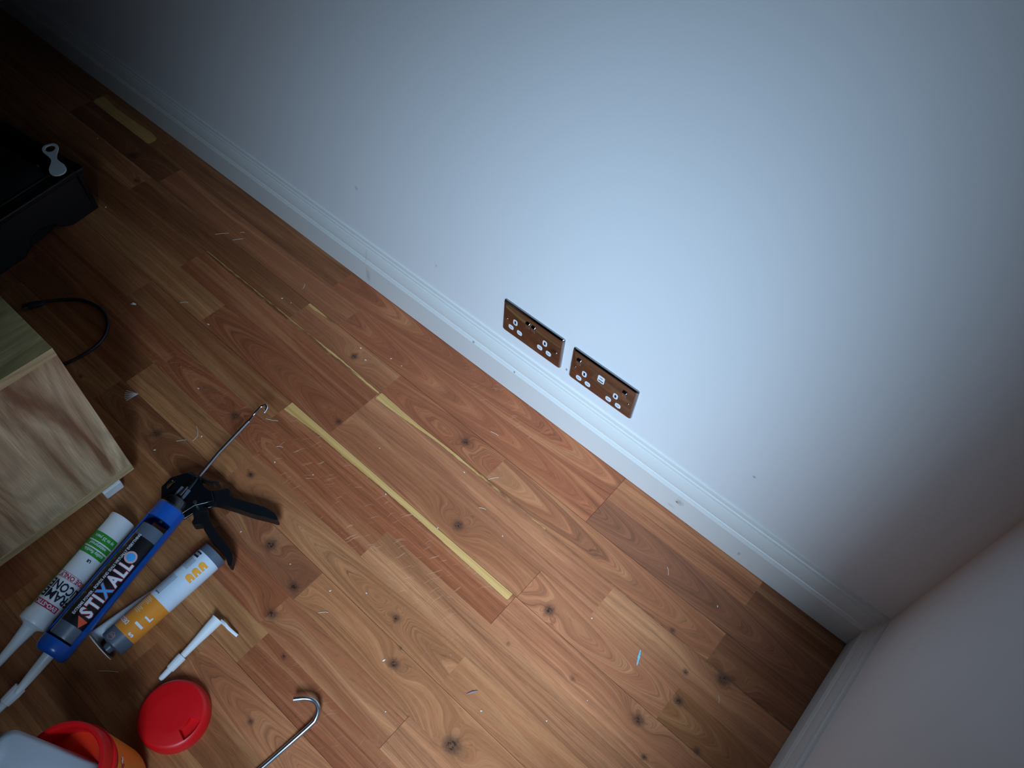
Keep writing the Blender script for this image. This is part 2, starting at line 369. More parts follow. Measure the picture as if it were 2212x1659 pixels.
    c = mix(math2('MULTIPLY', sc1, rng(wb.outputs['Fac'], .56, .70, 0, .22)), c, (.75, .60, .45, 1))
    L.new(c, b.inputs['Base Color'])
    L.new(rng(broad, .3, .7, .36, .46), b.inputs['Roughness']); b.inputs['Specular IOR Level'].default_value = .42
    bp = N(nt, 'ShaderNodeBump'); bp.inputs['Strength'].default_value = .12; bp.inputs['Distance'].default_value = .0003
    L.new(k, bp.inputs['Height']); L.new(bp.outputs[0], b.inputs['Normal'])
    return m
T = dict(P=(.40, .215, .125), R=(.26, .105, .055), Y=(.41, .240, .125), D=(.17, .085, .042), O=(.30, .175, .075), K=(.22, .115, .070),
         N=(.36, .185, .100), B=(.21, .110, .050), W=(.43, .255, .145), G=(.36, .235, .115), r=(.33, .135, .070))
B = lambda k: -.012 - .0668 * k
# row: list of (x_end, tint); the first piece starts at the left wall. options: c=(x0, dir, L) pointed figure
ROWS = [
 [(-2.75, 'O'), (-2.27, 'B'), (-1.98, 'O'), (-1.295, 'B'), (-.503, 'r', ('c', -.53, 1, .55)), (-.188, 'N'), (0, 'D')],
 [(-2.85, 'B'), (-2.27, 'Y'), (-1.87, 'D'), (-1.20, 'N'), (-.503, 'r', ('c', -.535, 1, .75)), (0, 'K', ('c', .02, 1, .5))],
 [(-1.896, 'Y'), (-1.294, 'B'), (-1.003, 'N'), (-.706, 'r', ('c', -.93, -1, .5)), (-.187, 'N', ('c', -.28, 1, .55)), (0, 'D')],
 [(-2.3, 'O'), (-1.591, 'B'), (-1.003, 'R'), (-.385, 'P'), (0, 'W')],
 [(-2.1, 'B'), (-1.425, 'G'), (-1.003, 'R', ('c', -1.42, -1, .4)), (-.503, 'N'), (-.197, 'P', ('c', -.20, 1, .45)), (0, 'O', ('c', -.16, 1, .3))],
 [(-2.0, 'O'), (-1.60, 'Y'), (-1.115, 'B'), (-.505, 'r'), (0, 'P')],
 [(-1.90, 'B'), (-1.384, 'R'), (-1.071, 'R', ('c', -1.3, -1, .5)), (-.764, 'r'), (0, 'W')],
 [(-1.85, 'O'), (-1.40, 'B'), (-1.071, 'G'), (-.50, 'Y', ('c', -1.02, -1, .9)), (0, 'Y')],
 [(-1.80, 'B'), (-1.410, 'G'), (-1.007, 'D', ('c', -1.36, -1, .4)), (-.790, 'K'), (0, 'Y')],
 [(-1.75, 'R'), (-1.30, 'O'), (-1.0, 'O'), (-.800, 'R'), (-.502, 'N'), (0, 'W')],
 [(-1.30, 'O'), (-.976, 'G'), (-.776, 'G'), (-.33, 'R'), (0, 'W')],
 [(-1.26, 'D'), (-.835, 'O'), (-.42, 'N', ('c', -.80, -1, .5)), (0, 'P')],
 [(-1.30, 'D'), (-.90, 'O'), (-.60, 'B'), (0, 'P')],
 [(-1.15, 'R'), (-.86, 'O'), (-.50, 'G'), (0, 'P')],
 [(-1.25, 'G'), (-.80, 'B'), (-.45, 'O'), (0, 'P')],
 [(-1.10, 'B'), (-.70, 'O'), (0, 'B')],
]
KNOTS = [  # x, y, radius, ring pull
 (-1.112, -.180, .011, 1.0), (-.791, -.173, .012, 1.0), (-.676, -.315, .014, 1.2), (-.445, -.325, .013, 1.2), (-1.011, -.313, .009, 1.0), (-1.172, -.446, .013, .9),
 (-1.042, -.509, .009, .9), (-.634, -.516, .009, .9), (-.591, -.547, .004, .3), (-.460, -.418, .004, .3), (-.340, -.389, .005, .4), (-.178, -.407, .006, .5), (-.119, -.342, .007, .8),
 (-.218, -.367, .012, .9), (-.203, -.250, .006, .3), (-.148, -.217, .016, .8), (-.261, -.206, .006, .5), (-.798, -.655, .012, .9), (-.726, -.688, .006, .4),
 (-.684, -.789, .006, .5), (-.808, -.598, .012, 1.0), (-1.911, -.178, .010, .4), (-2.0, -.13, .018, .6), (-.580, -.573, .012, .7), (-.42, -.60, .02, .8), (-.185, -.298, .010, .5),
 (-.90, -.575, .016, .9), (-1.25, -.575, .014, .8), (-1.48, -.60, .006, .4), (-.30, -.66, .008, .5), (-.62, -.86, .01, .6)]
def osc(a, seed):
    r = np.random.default_rng(seed); o = 0
    for i in range(4): o = o + np.sin(a * r.uniform(3, 17) + r.uniform(0, 6.3)) * r.uniform(.3, 1) / (i + 1)
    return o
def interp(x, pts): return np.interp(x, [p[0] for p in pts], [p[1] for p in pts])
A_top = [(-1.115, -.345), (-.988, -.345), (-.877, -.339), (-.714, -.338), (-.512, -.344)]
A_bot = [(-1.115, -.369), (-1.013, -.361), (-.924, -.361), (-.831, -.358), (-.741, -.358), (-.512, -.361)]
B_top = [(-1.0, -.2045), (-.888, -.2085), (-.801, -.206), (-.63, -.2058), (-.549, -.2085)]
B_bot = [(-1.0, -.2245), (-.932, -.2195), (-.847, -.2130), (-.754, -.2100), (-.63, -.2085), (-.549, -.2094)]
C_top = [(-1.595, -.2046), (-1.35, -.2050), (-1.232, -.204), (-1.132, -.2035), (-1.003, -.2075)]
C_bot = [(-1.595, -.2058), (-1.47, -.2070), (-1.35, -.2066), (-1.232, -.2055), (-1.132, -.2075), (-1.003, -.2120)]
D_top = [(-2.268, -.0445), (-2.20, -.050), (-2.04, -.0445), (-2.01, -.0500)]
D_bot = [(-2.268, -.0780), (-2.01, -.0780)]
F_top = [(-1.42, -.4700), (-1.072, -.4700)]
F_bot = [(-1.42, -.4730), (-1.24, -.4790), (-1.09, -.4755), (-1.072, -.475)]
E_top = [(-1.295, -.1460), (-1.21, -.1460)]; E_bot = [(-1.295, -.1530), (-1.27, -.1530), (-1.21, -.1470)]
def make_floor():
    allv, allf, tint, grain, feat = [], [], [], [], []; base = 0; X0 = -3.3; g = .00028
    gapx = {0: [-.503], 1: [-.503], 4: [-.503], 5: [-.505], 3: [-.503], 9: [-.502], 10: [-.502]}
    for k, row in enumerate(ROWS):
        yt, yb = (B(k) if k else .0), B(k + 1)
        if k % 3 == 2: yt -= 0; 
        if k in (2, 5, 8, 11, 14): yt -= g
        if k in (1, 4, 7, 10, 13): yb += g
        xs = X0
        for pi, pc in enumerate(row):
            xe = pc[0]; a, e = xs, xe
            if any(abs(a - q) < .004 for q in gapx.get(k, [])): a += g
            if any(abs(e - q) < .004 for q in gapx.get(k, [])): e -= g
            segs = []; lim = -1.45
            if a < lim: segs.append((a, min(e, lim), .009))
            if e > lim: segs.append((max(a, lim), e, .0032))
            xv = np.concatenate([np.linspace(q0, q1, max(2, int((q1 - q0) / st)))[(0 if i == 0 else 1):] for i, (q0, q1, st) in enumerate(segs)])
            ny = 20; yv = np.linspace(yt, yb, ny); XX, YY = np.meshgrid(xv, yv); x = XX.ravel(); y = YY.ravel()
            seed = k * 17 + pi * 5 + 3; rs = np.random.default_rng(seed)
            slope = rs.uniform(-.02, .02)
            yc = (yt + yb) / 2
            ph = y + slope * (x - xs) + .0035 * osc(x * .8 + y * 6, seed) + .0012 * osc(x * 3 + y * 20, seed + 1)
            if len(pc) > 2:
                _, cx, d, Lc = pc[2]; w = .030
                ycc = yc + .006 * osc(x * .7, seed + 2)
                ph = .055 * (((y - ycc) / w) ** 2 * .8 + d * (x - cx) / Lc * 2.4) + .0018 * osc(x * 4 + y * 30, seed + 4)
            kn = np.zeros_like(x); ray = np.zeros_like(x)
            for (kx, ky, r, pull) in KNOTS:
                r *= .82
                if kx < a - .2 or kx > e + .2: continue
                if not (yb - .012 < ky < yt + .012): continue
                dx, dy = x - kx, y - ky; dd = (dx / (r * 4.2)) ** 2 + (dy / (r * 1.9)) ** 2
                ph = ph + pull * r * 3.4 * np.exp(-dd) * (1 + .25 * np.sin(3 * np.arctan2(dy, dx) + seed))
                kn = np.maximum(kn, np.exp(-((dx / (r * 1.15)) ** 2 + (dy / r) ** 2)) * (1.05 if r > .0045 else .9))
                kn = np.maximum(kn, .42 * np.exp(-((dx / (r * 2.6)) ** 2 + (dy / (r * 1.5)) ** 2)))
            if k in (5, 6): ray += np.clip((x + 1.12) / .1, 0, 1) * np.clip((-.52 - x) / .1, 0, 1)
            if k in (0,): ray += .6 * np.clip((x + .95) / .1, 0, 1) * np.clip((-.60 - x) / .1, 0, 1)
            if k in (6,): ray += .4 * (x < -1.05)
            if k in (10,): ray += .35 * np.clip((x + .80) / .1, 0, 1)
            sap = np.full_like(x, -1.0)
            for tp, bt, rows in ((A_top, A_bot, (4, 5)), (B_top, B_bot, (2, 3)), (C_top, C_bot, (2,)), (D_top, D_bot, (0,)), (E_top, E_bot, (2,))):
                if k not in rows: continue
                t_, b_ = interp(x, tp), interp(x, bt); s_ = np.minimum(np.minimum(t_ - y, y - b_), np.minimum(x - tp[0][0], tp[-1][0] - x))
                if k == rows[0] and len(rows) > 1 and k in (4,): s_ = np.minimum(s_, -.002)
                sap = np.maximum(sap, s_)
            if k == 2: sap = np.maximum(sap, np.minimum(.003 - np.abs(y + .2125 - .001 * osc(x * 4, 5)), -0.0003))
            n = len(x); allv.append(np.stack([x, y, np.zeros(n)], 1))
            cx_ = (np.array(T[pc[1]]) * .74 + np.array((.320, .160, .086)) * .26) * np.array((1.46, .95, .73)) * rs.uniform(.92, 1.08)
            tint.append(np.tile(np.r_[cx_, 1.0], (n, 1))); grain.append(np.stack([x - xs, ph, np.full(n, seed * 3.17)], 1)); feat.append(np.stack([kn, np.clip(ray, 0, 1), sap], 1))
            nx = len(xv); i, j = np.meshgrid(np.arange(ny - 1), np.arange(nx - 1), indexing='ij'); q = (i * nx + j).ravel() + base
            allf.append(np.stack([q, q + nx, q + nx + 1, q + 1], 1)); base += n; xs = xe
    # underlay below the joints and the rest of the room
    yl = B(len(ROWS)); v = np.array([(X0, 0, -.002), (0, 0, -.002), (0, -3.3, -.002), (X0, -3.3, -.002), (X0, yl, 0), (0, yl, 0), (0, -3.3, 0), (X0, -3.3, 0)], float)
    allv.append(v); tint.append(np.array([(.01, .007, .005, 1)] * 4 + [(.30, .16, .085, 1)] * 4)); grain.append(np.stack([v[:, 0], v[:, 1], np.zeros(8)], 1)); feat.append(np.tile([0, 0, -1.], (8, 1)))
    allf.append(np.array([(base, base + 3, base + 2, base + 1), (base + 4, base + 7, base + 6, base + 5)]))
    Vv = np.concatenate(allv); F = np.concatenate(allf)
    me = bpy.data.meshes.new('floor'); me.vertices.add(len(Vv)); me.vertices.foreach_set('co', Vv.ravel())
    me.loops.add(F.size); me.loops.foreach_set('vertex_index', F.ravel().astype(np.int32)); me.polygons.add(len(F))
    me.polygons.foreach_set('loop_start', np.arange(0, F.size, 4, dtype=np.int32)); me.polygons.foreach_set('loop_total', np.full(len(F), 4, dtype=np.int32)); me.update(calc_edges=True)
    a = me.attributes.new('tint', 'FLOAT_COLOR', 'POINT'); a.data.foreach_set('color', np.concatenate(tint).ravel())
    a = me.attributes.new('grain', 'FLOAT_VECTOR', 'POINT'); a.data.foreach_set('vector', np.concatenate(grain).ravel())
    a = me.attributes.new('feat', 'FLOAT_VECTOR', 'POINT'); a.data.foreach_set('vector', np.concatenate(feat).ravel())
    me.materials.append(floor_material()); o = bpy.data.objects.new('floor', me); col.objects.link(o); o['kind'] = 'structure'
make_floor()

# ---------------------------------------------------------------- room shell
def struct(mb, name, mat, **k): o = mb.build(name, mat, **k); o['kind'] = 'structure'; return o
m = MB(); m.box((-1.65, .06, 1.2), (3.5, .12, 2.5)); struct(m, 'wall_back', M_wall)
m = MB()
m.box((.06, (WIN['y1'] + .0) / 2, 1.2), (.12, abs(WIN['y1']), 2.5)); m.box((.06, (WIN['y0'] - 3.3) / 2, 1.2), (.12, 3.3 + WIN['y0'], 2.5))
m.box((.06, (WIN['y0'] + WIN['y1']) / 2, (WIN['z0'] - .05) / 2), (.12, WIN['y1'] - WIN['y0'], WIN['z0'] + .05))
m.box((.06, (WIN['y0'] + WIN['y1']) / 2, (WIN['z1'] + 2.45) / 2), (.12, WIN['y1'] - WIN['y0'], 2.45 - WIN['z1'])); struct(m, 'wall_right', M_wall)
M_far = painted('bounce_damping_paint', (.13, .19, .26, 1), .6)  # unseen walls, given a dark cool colour to cut and tint bounce light
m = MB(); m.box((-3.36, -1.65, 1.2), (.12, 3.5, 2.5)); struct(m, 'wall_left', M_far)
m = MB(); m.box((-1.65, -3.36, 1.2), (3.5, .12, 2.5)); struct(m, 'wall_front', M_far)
m = MB(); m.box((-1.65, -1.65, 2.46), (3.5, 3.5, .1)); struct(m, 'ceiling', painted('ceiling_paint', (.34, .38, .40, 1), .6))
# window frame in the right-hand wall
m = MB(); y0, y1, z0, z1 = WIN['y0'], WIN['y1'], WIN['z0'], WIN['z1']
for c, d in (((.03, y0 + .02, (z0 + z1) / 2), (.05, .04, z1 - z0)), ((.03, y1 - .02, (z0 + z1) / 2), (.05, .04, z1 - z0)),
             ((.03, (y0 + y1) / 2, z0 + .02), (.05, y1 - y0 - .08, .04)), ((.03, (y0 + y1) / 2, z1 - .02), (.05, y1 - y0 - .08, .04))): m.box(c, d)
struct(m, 'window_1', M_whiteplastic)
# skirting boards: flat face, bead, long hollow, top fillet
PROF = [(.018, .0), (.018, .0685), (.0172, .0700), (.0150, .0765), (.0136, .0775), (.0138, .0800), (.0132, .087), (.0112, .096), (.0086, .1045), (.0078, .1065), (.0062, .1070),
        (.0062, .1105), (.0056, .1130), (.0036, .1150), (.0034, .1205), (.0026, .1232), (.0, .1240)]
def skirting(name, ends, along):
    m = MB(); vs = []; n = len(PROF)
    for e in ends:
        for (t, z) in PROF:
            vs.append(along(e, t, z + .0016))
        vs.append(along(e, 0, .0016))
    k = n + 1; m.add(vs, [(i, (i + 1) % k, k + (i + 1) % k, k + i) for i in range(k)] + [tuple(range(k))[::-1], tuple(range(k, 2 * k))])
    return struct(m, name, M_skirt, sharp=28)
skirting('baseboard_back', (0, 1), lambda e, t, z: ((-t if e == 0 else -3.3), -t, z))
skirting('baseboard_right', (0, 1), lambda e, t, z: (-t, (-t if e == 0 else -3.3), z))

# ---------------------------------------------------------------- wall sockets
def rrect(w, h, r, n=5):
    out = []
    for cx, cy, a0 in ((w / 2 - r, h / 2 - r, 0), (-w / 2 + r, h / 2 - r, 90), (-w / 2 + r, -h / 2 + r, 180), (w / 2 - r, -h / 2 + r, 270)):
        for i in range(n + 1):
            a = math.radians(a0 + 90 * i / n); out.append((cx + r * math.cos(a), cy + r * math.sin(a)))
    return out
def wall_prism(poly, cx, cz, d0, d1, bev=0.0):
    m = MB(); m.prism(poly, 0, d1 - d0, bev=bev)
    return m.xform(lambda v: Vector((cx + v.x, -(d0 + v.z), cz + v.y)))
def socket(x0, zt, layout, label):
    W, H, D = .146, .086, .0062
    cx, cz = x0 + W / 2, zt - H / 2
    t = thing('double_wall_socket', label, 'socket', (cx, 0, cz))
    bx = MB()
    rings = [(0, .0, .0035), (.0025, 0, .0035), (.0045, .0008, .0045), (.0058, .0025, .005), (.0062, .0045, .004)]
    vs = []; n = 0
    for d, ins, r in rings:
        pl = rrect(W - 2 * ins, H - 2 * ins, r, 5); n = len(pl); vs += [(cx + a, -d, cz + b) for a, b in pl]
    fs = [(i * n + j, i * n + (j + 1) % n, (i + 1) * n + (j + 1) % n, (i + 1) * n + j) for i in range(len(rings) - 1) for j in range(n)] + [tuple(range((len(rings) - 1) * n, len(rings) * n))]
    bx.add(vs, fs); bx.build('faceplate', M_chrome, t, sharp=25)
    P = lambda u, v: (x0 + u / 1000, zt - v / 1000)
    for (u, v, ear) in layout['pins']:
        a, c = P(u, v)
        ins = wall_prism(rrect(.0105 if ear else .0125, .0150 if ear else .0120, .0045), a, c, .0062, .0066, .0001).build('socket_insert', M_whiteplastic, t)
        w = wall_prism(rrect(.0135 if not ear else .0115, .0132 if not ear else .0160, .005), a, c, .0062, .00635)
        w.build('insert_rim', M_darkhole, ins)
        if ear: wall_prism([(-.002, -.004), (.002, -.004), (.002, .004), (-.002, .004)], a, c, .0066, .00665).build('pin_hole', M_darkhole, ins)
        else: wall_prism([(-.0032, -.002), (.0032, -.002), (.0032, .002), (-.0032, .002)], a, c, .0066, .00665).build('pin_hole', M_slot, ins)
    for (u, v) in layout['switch']:
        a, c = P(u, v); m = MB()
        m.add([(a - .005, -.0060, c + .0085), (a + .005, -.0060, c + .0085), (a + .005, -.0060, c - .0085), (a - .005, -.0060, c - .0085),
               (a - .0045, -.0105, c + .0055), (a + .0045, -.0105, c + .0055), (a + .0045, -.0070, c - .0080), (a - .0045, -.0070, c - .0080)],
              [(0, 1, 5, 4), (1, 2, 6, 5), (2, 3, 7, 6), (3, 0, 4, 7), (4, 5, 6, 7)]); m.build('rocker_switch', M_chrome, t, bevel=.0006)
    for (u, v) in layout['screw']:
        a, c = P(u, v); m = MB(); m.lathe((a, -.0058, c), (0, -1, 0), [(0, .0028), (.0007, .0026), (.0014, .0018), (.0016, .0005)], 14); m.build('screw', M_chrome, t)
    for (u, v) in layout['usb']:
        a, c = P(u, v); ub = wall_prism(rrect(.015, .0185, .003), a, c, .0062, .0067, .0001).build('usb_insert', M_whiteplastic, t)
        wall_prism([(-.0055, -.0014), (.0055, -.0014), (.0055, .0014), (-.0055, .0014)], a, c - .0045, .0067, .00675).build('usb_port', M_darkhole, ub)
        wall_prism([(-.0035, -.0008), (.0035, -.0008), (.0035, .0008), (-.0035, .0008)], a, c + .0035, .0067, .00675).build('usb_port', M_darkhole, ub)
socket(-.8507, .2480, dict(pins=[(32.5, 41, 1), (23, 62, 0), (44.5, 62, 0), (106, 41, 1), (95.5, 62, 0), (117, 62, 0)], switch=[(62.5, 24), (76, 24)], screw=[(12, 46), (134, 46)], usb=[]),
       'chrome double socket with two rocker switches in its middle, farther from the corner')
socket(-.6830, .2480, dict(pins=[(34, 48, 1), (24, 69, 0), (45, 69, 0), (106, 48, 1), (93.5, 69, 0), (115.5, 69, 0)], switch=[(18, 25), (122, 25)], screw=[(12, 46), (134, 46)], usb=[(70, 31)]),
       'chrome double socket with a USB port in its middle, nearer the corner')

# ---------------------------------------------------------------- oak-effect cabinet
t = thing('bedside_cabinet', 'pale oak effect cabinet standing at the left edge behind the sealant tubes', 'cabinet', (-1.40, -.88, 0))
LF = laminate('oak_laminate_front', (.30, .135, .070, 1), (.62, .40, .235, 1), (.82, .60, .38, 1), (2, 1))
LT = laminate('oak_laminate_top', (.26, .18, .075, 1), (.44, .33, .15, 1), (.58, .45, .24, 1), (1, 0))
LE = laminate('oak_laminate_edge', (.58, .40, .21, 1), (.68, .49, .27, 1), (.76, .56, .33, 1), (1, 2))
ya, yb_, xf, xb = -.652, -1.10, -1.197, -1.66
zb, zt_ = .022, .393
m = MB(); m.box(((xf + xb) / 2, (ya + yb_) / 2, zt_ - .009), (xf - xb, ya - yb_, .018)); m.build('top_panel', LT, t, bevel=.0006)
m = MB(); m.box((xf - .0015, (ya + yb_) / 2, zt_ - .009), (.0034, ya - yb_, .0176)); m.build('top_edge_band', LE, t)
m = MB(); m.box(((xf + xb) / 2, (ya + yb_) / 2, zb + .009), (xf - xb, ya - yb_, .018)); m.build('bottom_panel', LE, t, bevel=.0006)
m = MB(); m.box((xf - .010, (ya + yb_) / 2, (zb + zt_) / 2), (.018, ya - yb_, zt_ - zb - .037)); m.build('front_panel', LF, t, bevel=.0005)
m = MB(); m.box(((xf + xb) / 2 - .011, ya - .009, (zb + zt_) / 2), (xf - xb - .022, .018, zt_ - zb - .037)); m.build('side_panel', LE, t)
m = MB(); m.box(((xf + xb) / 2 - .011, yb_ + .009, (zb + zt_) / 2), (xf - xb - .022, .018, zt_ - zb - .037)); m.build('side_panel', LE, t)
for (fx, fy) in ((-1.212, -.702), (-1.64, -.70), (-1.212, -1.06), (-1.64, -1.06)):
    m = MB(); m.box((fx, fy, zb / 2), (.040, .036, zb - .0002)); m.build('foot', M_whiteplastic, t, bevel=.002)

# ---------------------------------------------------------------- cable
t = thing('usb_cable', 'dark blue black cable looping on the floor beside the cabinet', 'cable', (-1.60, -.52, 0))
pts = [(-1.7056, -.5417, .006), (-1.6912, -.5199, .004), (-1.662, -.4907, .004), (-1.6307, -.4763, .004), (-1.5985, -.4721, .004), (-1.5652, -.4798, .004), (-1.5431, -.4953, .004),
       (-1.5267, -.5177, .004), (-1.520, -.5444, .004), (-1.5205, -.5768, .004), (-1.5266, -.6056, .004), (-1.545, -.628, .004), (-1.58, -.640, .004)]
m = MB(); m.tube(bez(pts, 8), .0034, 12); m.build('cord', M_cable, t)
a = Vector((-1.7010, -.5465, .008)); b_ = Vector((-1.7175, -.5740, .008)); d = (b_ - a).normalized()
m = MB(); m.tube([a, a + d * .004, a + d * .012, b_ - d * .003, b_], [.0035, .006, .0085, .0088, .0075], 14, flat=.75); m.build('plug_body', M_cable, t)
m = MB(); c = b_ + d * .005; m.box(c, (.0125, .014, .0048), rz=math.atan2(d.y, d.x) + math.pi / 2); m.build('plug_tip', M_brass, t, bevel=.0005)

# ---------------------------------------------------------------- black tool tray, bag and white tag
u = Vector((.145, -.9894, 0)); v = Vector((-.9894, -.145, 0)); C0 = Vector((-1.890, -.296, 0))
TR = lambda a, b, z: C0 + u * a + v * b + Vector((0, 0, z))
t = thing('tool_tray', 'black plastic tool tray on two feet at the left edge of the floor', 'tray', tuple(TR(.2, .2, 0)))
LL, WW = .50, .36
def trbox(m, a0, a1, b0, b1, z0, z1): m.add([TR(a, b, z) for z in (z0, z1) for b in (b0, b1) for a in (a0, a1)], [(0, 2, 3, 1), (4, 5, 7, 6), (0, 1, 5, 4), (2, 6, 7, 3), (0, 4, 6, 2), (1, 3, 7, 5)])
m = MB()
prof = [(0, 0), (.075, 0), (.10, .012), (.115, .030), (.150, .040), (.175, .030), (.188, .012), (.205, 0), (.30, 0), (.32, .03), (.36, .04), (.39, .03), (.41, 0), (LL, 0), (LL, .115), (0, .115)]
for b0, b1 in ((0, .012), (WW - .012, WW)):
    q = MB(); q.prism(prof, 0, b1 - b0); m.add([TR(p[0], b0 + p[2] + .010 * (p[1] / .115), p[1]) for p in q.v], q.f)
trbox(m, 0, .012, .0, WW, .0, .115); trbox(m, LL - .012, LL, 0, WW, 0, .115); trbox(m, .01, LL - .01, .01, WW - .01, .042, .050)
m.build('tray_shell', M_black, t, bevel=.004)
m = MB()
trbox(m, -.010, LL + .01, .002, .024, .104, .118); trbox(m, -.010, .014, -.0, WW + .004, .104, .118); trbox(m, LL - .014, LL + .01, 0, WW + .004, .104, .118); trbox(m, -.01, LL + .01, WW - .02, WW + .004, .104, .118)
m.build('rim', M_black, t, bevel=.003)
m = MB(); trbox(m, .05, .24, .036, .046, .112, .120); m.build('rim_rib', M_black, t, bevel=.002)
# bag lying in the tray
t = thing('black_bag', 'shiny black bag lying in the tool tray at the left edge', 'bag', tuple(TR(.12, .2, .05)))
m = MB(); n = 26; vs = []
for i in range(n + 1):
    for j in range(n + 1):
        a, b = i / n, j / n; e = (1 - abs(2 * a - 1) ** 4) * (1 - abs(2 * b - 1) ** 4)
        z = .052 + .078 * max(0, e) ** .45 + .005 * math.sin(9 * a + 4 * b) * e + .003 * math.sin(17 * b - 6 * a) * e
        vs.append(TR(.030 + .20 * a, .040 + .29 * b, z))
m.add(vs, [(i * (n + 1) + j, i * (n + 1) + j + 1, (i + 1) * (n + 1) + j + 1, (i + 1) * (n + 1) + j) for i in range(n) for j in range(n)], True); m.build('bag_body', M_bag, t)
m = MB()
m.tube([TR(.085, .255, .133), TR(.115, .225, .1345)], .0035, 8, flat=.4); m.build('buckle', M_greyc, t)
m = MB(); m.tube([TR(.150, .170, .1335), TR(.185, .160, .1315)], .0022, 8, flat=.5); m.build('buckle', M_greyc, t)
m = MB(); m.lathe(TR(.052, .079, .120), (0, 0, 1), [(0, .004), (.003, .0035), (.0045, .0005)], 12); m.build('rivet', M_brass, t)
# white looped tag
TAGZ = .136
P0, P1 = Vector((-1.972, -.313, TAGZ)), Vector((-1.862, -.352, TAGZ))
m = MB(); ax = (P1 - P0).normalized(); sd = Vector((-ax.y, ax.x, 0))
out = [(-.018, .0), (-.016, .010), (-.008, .0165), (.004, .017), (.016, .0130), (.028, .0085), (.042, .0065), (.055, .010), (.070, .0165), (.086, .0175), (.098, .011), (.102, .0)]
out = [tuple(v.to_2d()) for v in bez([(a, b, 0) for a, b in out], 4)]; out[0] = (out[0][0], 0.0)
poly = out + [(a, -b) for a, b in out[::-1][1:-1]]
hole = [(-.0005 + .0125 * math.cos(2 * math.pi * i / 18), .0108 * math.sin(2 * math.pi * i / 18)) for i in range(18)]
q = MB(); q.prism(poly, 0, .003, hole=hole)
m.add([P0 + ax * p[0] + sd * p[1] + Vector((0, 0, p[2])) for p in q.v], q.f)
tg = m.build('loop_tag', plain('white_tag_plastic', (.85, .93, 1.0, 1), .4), bevel=.0006)
tag(tg, 'white plastic tag with a round loop, lying on the black bag', 'tag')

# ---------------------------------------------------------------- white and green sealant tube
cy = Cyl((-1.1195, -.7255, .0250), (-1.0640, -.9330, .0250), .0235)
t = thing('sealant_cartridge', 'white silicone cartridge with green panels, lying between the cabinet and the blue gun', 'cartridge', tuple(cy.o))
m = MB(); L_ = cy.L
m.lathe(cy.o, cy.a, [(.010, .0212), (.001, .0212), (.0, .0225), (.0, .0235), (.002, .0239), (.085, .0239), (.0853, .0235), (L_ - .020, .0235), (L_ - .018, .0248), (L_ - .002, .0250), (L_, .0240), (L_ + .004, .014), (L_ + .012, .0085)], 56)
m.build('cartridge_body', M_whiteplastic, t)
m = MB(); m.lathe(cy.o + cy.a * (L_ + .003), cy.a, [(0, .0125), (.010, .0115), (.035, .0085), (.075, .0062), (.115, .0045)], 24); m.build('nozzle', M_whiteplastic, t)
m = MB()
for a0, a1 in ((.040, .056), (.0585, .068), (.0705, .082)): cy.patch(m, a0, a1, -.026, .036, .0006)
cy.patch(m, .012, .084, -.034, -.0165, .0007); m.build('green_panel', M_green, t)
m = MB(); cy.patch(m, .0100, L_ - .022, -.036, -.0150, .0005); m.build('green_side_strip', M_green, t)
m = MB()
cy.around(m, 'up to 25 years', .0082, .0455, .010, .0009, end=-.0070, bold=.00015, narrow=.78)
cy.around(m, 'waterproof', .0082, .0600, .009, .0009, end=-.0070, bold=.00015, narrow=.85)
cy.around(m, 'quality flexible', .0082, .0725, .011, .0009, end=-.0070, bold=.00015, narrow=.80); m.build('white_lettering', M_inkw, t)
m = MB()
cy.around(m, 'SILICONE', .0215, .1385, 0, .0006, end=-.0125, bold=.0006, narrow=.74)
cy.around(m, 'FRAME', .0215, .1560, 0, .0006, end=-.0125, bold=.0006, narrow=.86); m.build('black_lettering', M_inkk, t)
m = MB(); cy.around(m, 'UI', .0070, .0885, .0190, .0006, bold=.0004); m.build('small_black_mark', M_inkk, t)
m = MB(); cy.patch(m, .1760, .1860, -.0125, .032, .0005); m.build('brand_badge', M_inkr, t)
m = MB()
for a0, a1, b0, b1 in ((.1225, .1230, -.014, .03), (.1325, .1330, -.014, .03), (.1225, .1330, -.0145, -.014)): cy.patch(m, a0, a1, b0, b1, .0005)
cy.around(m, 'SIDE ONLY', .0105, .1245, .030, .0006, end=-.0090, bold=.0003, narrow=.95); m.build('crimson_print', M_inkr, t)
m = MB(); cy.around(m, 'EVO-STIK', .0095, .1778, .0275, .0008, end=-.0095, bold=.0003, narrow=.95); m.build('badge_lettering', M_inkw, t)

# ---------------------------------------------------------------- blue and black sealant gun
GZ = .040
cg = Cyl((-1.0646, -.6565, GZ), (-.9905, -.9375, GZ), .0275)
t = thing('sealant_gun', 'blue and black sealant gun with a steel hooked rod, lying on the floor', 'sealant gun', (cg.o.x, cg.o.y, 0))
m = MB(); n = 30
def shell(m, s0, s1, a0, a1, ro, ri, n=24):
    """a curved plate with thickness between angles a0..a1"""
    vs = []; st = 2
    for q in (s0, s1):
        for r in (ro, ri):
            for i in range(n + 1):
                th = a0 + (a1 - a0) * i / n; vs.append(cg.o + cg.a * q + (cg.up * math.cos(th) + cg.side * math.sin(th)) * r)
    k = n + 1; fs = []
    for i in range(n): fs += [(i, i + 1, 2 * k + i + 1, 2 * k + i), (k + i, k + i + 1, 3 * k + i + 1, 3 * k + i), (i, i + 1, k + i + 1, k + i), (2 * k + i, 2 * k + i + 1, 3 * k + i + 1, 3 * k + i)]
    fs += [(0, k, 3 * k, 2 * k), (n, k + n, 3 * k + n, 2 * k + n)]; m.add(vs, fs, True)
rd = math.radians
